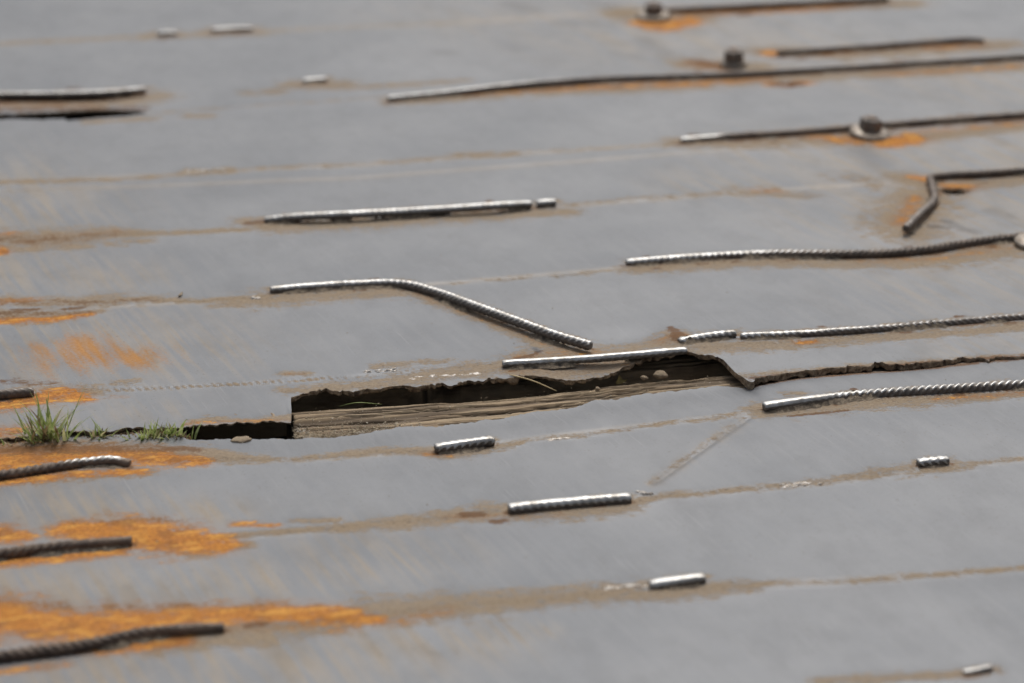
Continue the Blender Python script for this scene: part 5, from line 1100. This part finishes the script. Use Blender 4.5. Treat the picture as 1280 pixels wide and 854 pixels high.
bolt(P_BOLT_NUT, 0.0215, 0.022, 0.026, 'dark bolt on a narrow base just behind the longest upper rebar', 0.2, (0.09, -0.06, 0))
bolt(P_BOLT_WASHER, 0.0205, 0.020, 0.036, 'large bolt on a pale dished washer in front of a dark rebar', 0.55, (0.10, 0.07, 0))
bolt(P_BOLT_EDGE, 0.020, 0.020, 0.036, 'washer just showing at the right edge, at the end of a rebar', 0.1, (0.05, 0, 0))

# ------------------------------------------------------------------ weld residue where bars were ground off
def residue(p, length, label, seed, h=0.0022):
    """thin broken crust left where a bar was ground away: islands of a lumpy ribbon standing out of the plate"""
    nu, nv = int(length / 0.0009), 14
    u = np.linspace(-.5, .5, nu); v = np.linspace(-1, 1, nv)
    Uu = np.repeat(u[:, None], nv, 1); Vv = np.repeat(v[None], nu, 0)
    x = p[0] + Uu * length; y = p[1] + Vv * 0.0055 - Uu * length * 0.03 + 0.003 * fbm(x * 60, x * 0, seed * 13, 2)
    n = fbm(x * 150, y * 220, seed * 17, 3)
    env = (1 - Vv ** 2) * smooth(0, .12, .5 - np.abs(Uu))
    z = deck_z(x, y) - 0.0004 + h * (np.clip(n * 2.0 + 0.75 * env - 0.35, -0.3, 1.0)) * np.where(env > 0, 1, 0) - 0.0006 * (1 - env)
    idx = np.arange(nu * nv).reshape(nu, nv)
    Q = np.stack([idx[:-1, :-1], idx[1:, :-1], idx[1:, 1:], idx[:-1, 1:]], -1).reshape(-1, 4)
    V = np.stack([x - p[0], y - p[1], z], -1).reshape(-1, 3)
    o = grid_mesh('weld_residue', V, Q, None, M_SLAG); o.location = (p[0], p[1], 0)
    return tag(o, label, 'weld residue', 'remains of ground off welds')
residue(P_RES_A, 0.05, 'bright lump of weld residue left of the bar bridging the hole', 1, .003)
residue(P_RES_B, 0.08, 'faint weld residue on the tan line at upper left', 2)
residue(P_RES_C, 0.055, 'weld residue on the tan line left of the tiny stub near right edge', 3)
residue(P_RES_D, 0.05, 'thin weld residue right of the stub below the wooden plank', 4, .0016)
residue(P_RES_E, 0.022, 'small weld specks touching the right end of the longer foreground stub', 5, .003)
residue(P_RES_F, 0.07, 'weld residue running left of the lowest middle stub', 6, .002)
residue(P_RES_G, 0.016, 'weld specks at the left tip of the bent rebar', 7, .003)
residue(P_RES_H, 0.11, 'broken silvery weld scale along the torn edge above the hole', 8, .0015)

# ------------------------------------------------------------------ stones, straw, leaf
def stone(p, size, label, seed, flat=0.6):
    bm = bmesh.new(); bmesh.ops.create_icosphere(bm, subdivisions=3, radius=1)
    for v in bm.verts:
        q = np.array(v.co)
        d = 1 + 0.35 * float(fbm(np.array([q[0] * 1.3 + seed]), np.array([q[1] * 1.3 + q[2] * 1.7]), seed, 3)[0])
        v.co = Vector((q[0] * size[0] * d, q[1] * size[1] * d, (q[2] * d + 0.8) * size[2]))
    me = bpy.data.meshes.new('pebble'); bm.to_mesh(me); bm.free()
    o = finish('pebble', me, None, M_STONE, None, True); o.location = p
    return tag(o, label, 'pebble', 'pebbles in the gap')
stone((P_PEBBLE[0], P_PEBBLE[1], -0.0165), (.0095, .009, .0052), 'largest tan pebble on the plank inside the hole', 3)
stone((P_PEBBLE_SMALL[0], P_PEBBLE_SMALL[1], -0.0165), (.0045, .005, .0028), 'small pebble just left of the largest one in the hole', 4)
stone((P_PEBBLE_FLAT[0], P_PEBBLE_FLAT[1], -0.0055), (.0125, .009, .0035), 'flat pale stone in the dark gap left of the plank', 5)
stone((P_PEBBLE_LEFT[0], P_PEBBLE_LEFT[1], -0.017), (.003, .004, .002), 'tiny pebble on the plank left of the other pebbles in the hole', 6)

def tube(name, pts, rad, mat, label, cat, K=7, sq=0.6):
    C, _ = catmull(pts, 0.002); T, S, U = frames(C); n = len(C)
    th = np.arange(K) / K * 2 * math.pi
    tp = np.interp(np.linspace(0, 1, n), [0, .1, .8, 1], [.6, 1, .8, .25]) * rad
    V = C[:, None] + S[:, None] * (np.cos(th)[None] * tp[:, None])[..., None] + U[:, None] * (np.sin(th)[None] * sq * tp[:, None])[..., None]
    idx = np.arange(n * K).reshape(n, K); nx_ = np.roll(idx, -1, 1)
    Q = np.stack([idx[:-1], nx_[:-1], nx_[1:], idx[1:]], -1).reshape(-1, 4)
    o = grid_mesh(name, V.reshape(-1, 3), Q, {'dry': np.full(n * K, .1)}, mat)
    return tag(o, label, cat)
A_, B_ = Vector(P_STRAW_A), Vector(P_STRAW_B)
tube('straw_stem', [A_ + Vector((-.006, .004, .002)), A_.lerp(B_, .4) + Vector((0, 0, .003)), B_], 0.0016, M_STRAW, 'dry straw stem poking out of the hole below the bridging bar', 'straw')
tube('curled_grass', [P_BLADE_A, P_BLADE_B, P_BLADE_C], 0.0012, M_GRASS, 'single curved green grass blade lying at the back of the plank', 'grass blade', sq=.3)
def leaf(p, L, W, rz, label, mat, name='dead_leaf', cat='leaf'):
    V, Fc = [], []
    for i in range(9):
        t = i / 8
        w = W * math.sin(math.pi * (0.06 + 0.9 * t)) ** 0.8
        for j, q in enumerate((-1, -.5, 0, .5, 1)):
            V.append(((t - .5) * L, q * w, 0.004 * abs(q) + 0.005 * math.sin(3 * t + q)))
    nV = len(V)
    V += [(x, y, z - 0.0006) for x, y, z in V]
    for i in range(8):
        for j in range(4):
            a = i * 5 + j; Fc.append((a, a + 5, a + 6, a + 1)); Fc.append((nV + a, nV + a + 1, nV + a + 6, nV + a + 5))
    o = mesh_from(name, V, Fc, None, mat); o.location = p; o.rotation_euler = (.5, .2, rz)
    return tag(o, label, cat)
leaf(P_LEAF, .017, .006, .6, 'small yellowed leaf in the dark of the hole', M_LEAF)
leaf(P_SPLINTER, .03, .006, 1.4, 'brown splinter hanging below the pale bar inside the hole', M_LEAF, 'wood_splinter', 'splinter')
tube('wood_chip', [Vector(P_CHIP) + Vector((-.003, -.007, 0)), Vector(P_CHIP), Vector(P_CHIP) + Vector((.003, .007, .001))], 0.0024, M_STONE, 'tiny cream wood chip lying on the bare steel at left', 'wood chip')

# ------------------------------------------------------------------ grit: nobody could count it
def grit(name, spots, n, label, seed, smin, smax):
    r_ = np.random.default_rng(seed); V, Fc = [], []
    base = [(1, 0, 0), (-1, 0, 0), (0, 1, 0), (0, -1, 0), (0, 0, 1), (0, 0, -1)]
    fc = [(0, 2, 4), (2, 1, 4), (1, 3, 4), (3, 0, 4), (2, 0, 5), (1, 2, 5), (3, 1, 5), (0, 3, 5)]
    for _ in range(n):
        x, y, z = spots(r_); s = smin + (smax - smin) * r_.random() ** 2.5
        o = len(V); a = r_.random() * 6.28; ca, sa = math.cos(a), math.sin(a)
        sc = s * r_.uniform(.5, 1.2, 3)
        for bx, by, bz in base:
            bx, by, bz = bx * sc[0], by * sc[1], bz * sc[2] * .7
            V.append((x + bx * ca - by * sa, y + bx * sa + by * ca, z + bz + s * .3))
        Fc += [tuple(o + i for i in f) for f in fc]
    o = mesh_from(name, V, Fc, None, M_GRIT, None, False)
    return tag(o, label, 'grit', kind='stuff')
nf = np.array(NEAR_FAR)
def on_plank(r_):
    f = min(abs(r_.normal(0, .42)), 1.0)
    x = P_GRIT[0] + 0.002 + f * 0.16
    y = np.interp(x, nf[:, 0], nf[:, 1]) + .005 + r_.exponential(.015) * (1 - .5 * f)
    return x, y, -0.0095 + 0.004 * r_.random()
grit('plank_grit', on_plank, 1500, 'pale sandy grit heaped along the front of the plank', 5, .0006, .0022)
def on_plank2(r_):
    x = r_.uniform(PLANK_BACK[0][0], PLANK_BACK[-2][0]); return x, np.interp(x, [p[0] for p in PLANK_BACK], [p[1] for p in PLANK_BACK]) - abs(r_.normal(0, .03)) - .004, -0.015
grit('plank_crumbs', on_plank2, 160, 'scattered crumbs over the weathered plank', 6, .0004, .0016)
def on_deck(r_):
    x, y = r_.uniform(-.1, 1.4), r_.uniform(2.15, 3.9)
    ye = np.interp(x, nf[:, 0], nf[:, 1])
    while abs(y - ye - 0.05) < 0.12: y = r_.uniform(2.15, 3.9)
    return x, y, float(deck_z(np.array([x]), np.array([y]))[0])
grit('deck_grit', on_deck, 130, 'sparse tiny specks of grit on the bare steel', 8, .0004, .0014)

M_LITTER = simple('brown_litter', [(0.16, 0.105, 0.06), (0.30, 0.21, 0.12), (0.07, 0.05, 0.03)], 120, 0.95)
mn = np.array(MID_NEAR)
def in_gap(r_):
    x = r_.uniform(-0.16, P_TUFT_DRY[0] + 0.035); y0 = np.interp(x, nf[:, 0], nf[:, 1])
    return x, y0 + r_.normal(0.007, .008), -0.007 + 0.004 * r_.random()
gs = grit('gap_litter', in_gap, 3200, 'brown soil and plant litter packed in the gap around the grass', 12, .0007, .0030)
gs.data.materials[0] = M_LITTER

# ------------------------------------------------------------------ grass tufts
def tuft(p, n, h, spread, dry, label, seed, leanx=0.0):
    r_ = random.Random(seed)
    t = empty('grass_tuft', (p[0], p[1], p[2])); tag(t, label, 'grass', 'grass tufts growing from the gap')
    for part, cnt, d0 in (('green_blades', int(n * (1 - dry)), 0.0), ('dry_blades', max(3, int(n * dry)), 0.6)):
        V, Fc, dr = [], [], []
        for _ in range(cnt):
            bx, by = r_.gauss(0, spread[0] * .45), r_.gauss(0, spread[1] * .4)
            L = h * r_.uniform(.35, 1.05) * (0.75 if d0 else 1); w = r_.uniform(.0008, .0022)
            az = r_.uniform(0, 6.28); lean = r_.uniform(.2, 1.6) + (0.25 if d0 else 0)
            dx, dy = math.cos(az) * lean + leanx + bx / spread[0] * .35, math.sin(az) * lean * .8
            curl = r_.uniform(.1, .8)
            dd = min(1, d0 + r_.uniform(0, .62) ** 1.2); o = len(V); N = 7
            fa = az + math.pi / 2 + r_.uniform(-.6, .6); wx, wy = math.cos(fa), math.sin(fa)
            x, y, z = bx, by, -0.004
            for i in range(N):
                f = i / (N - 1); ww = w * (1 - f ** 2.2) * (0.7 + 0.6 * min(1, f * 3)) + .00006
                V.append((x - wx * ww, y - wy * ww, z)); V.append((x, y, z + ww * .35)); V.append((x + wx * ww, y + wy * ww, z)); dr += [dd] * 3
                st = L / (N - 1); k = lean * (0.4 + curl * f * 1.6)
                nx_, ny_, nz_ = dx * (.4 + curl * f * 1.5), dy * (.4 + curl * f * 1.5), 1 - curl * f * .9
                l = math.sqrt(nx_ ** 2 + ny_ ** 2 + nz_ ** 2); x += nx_ / l * st; y += ny_ / l * st; z += nz_ / l * st
            for i in range(N - 1):
                a = o + i * 3; Fc += [(a, a + 1, a + 4, a + 3), (a + 1, a + 2, a + 5, a + 4)]
        ob = mesh_from(part, V, Fc, {'dry': dr}, M_GRASS, t); tag(ob, kind='stuff')
    return t
tuft(P_TUFT_TALL, 85, .080, (.028, .010), .4, 'tallest green grass tuft sprouting from the gap at far left', 3, -.15)
tuft(P_TUFT_SMALL, 30, .042, (.011, .006), .35, 'smallest grass sprig between the tall tuft and the dry tuft', 4, .25)
tuft(P_TUFT_DRY, 150, .036, (.036, .010), .5, 'low straw coloured grass tuft nearest the wooden plank', 5, .1)
tuft((P_TUFT_TALL[0] - .055, P_TUFT_TALL[1] - .006, -.008), 26, .024, (.03, .008), .9, 'flattened dry grass wisps at the left picture edge', 6, .5)
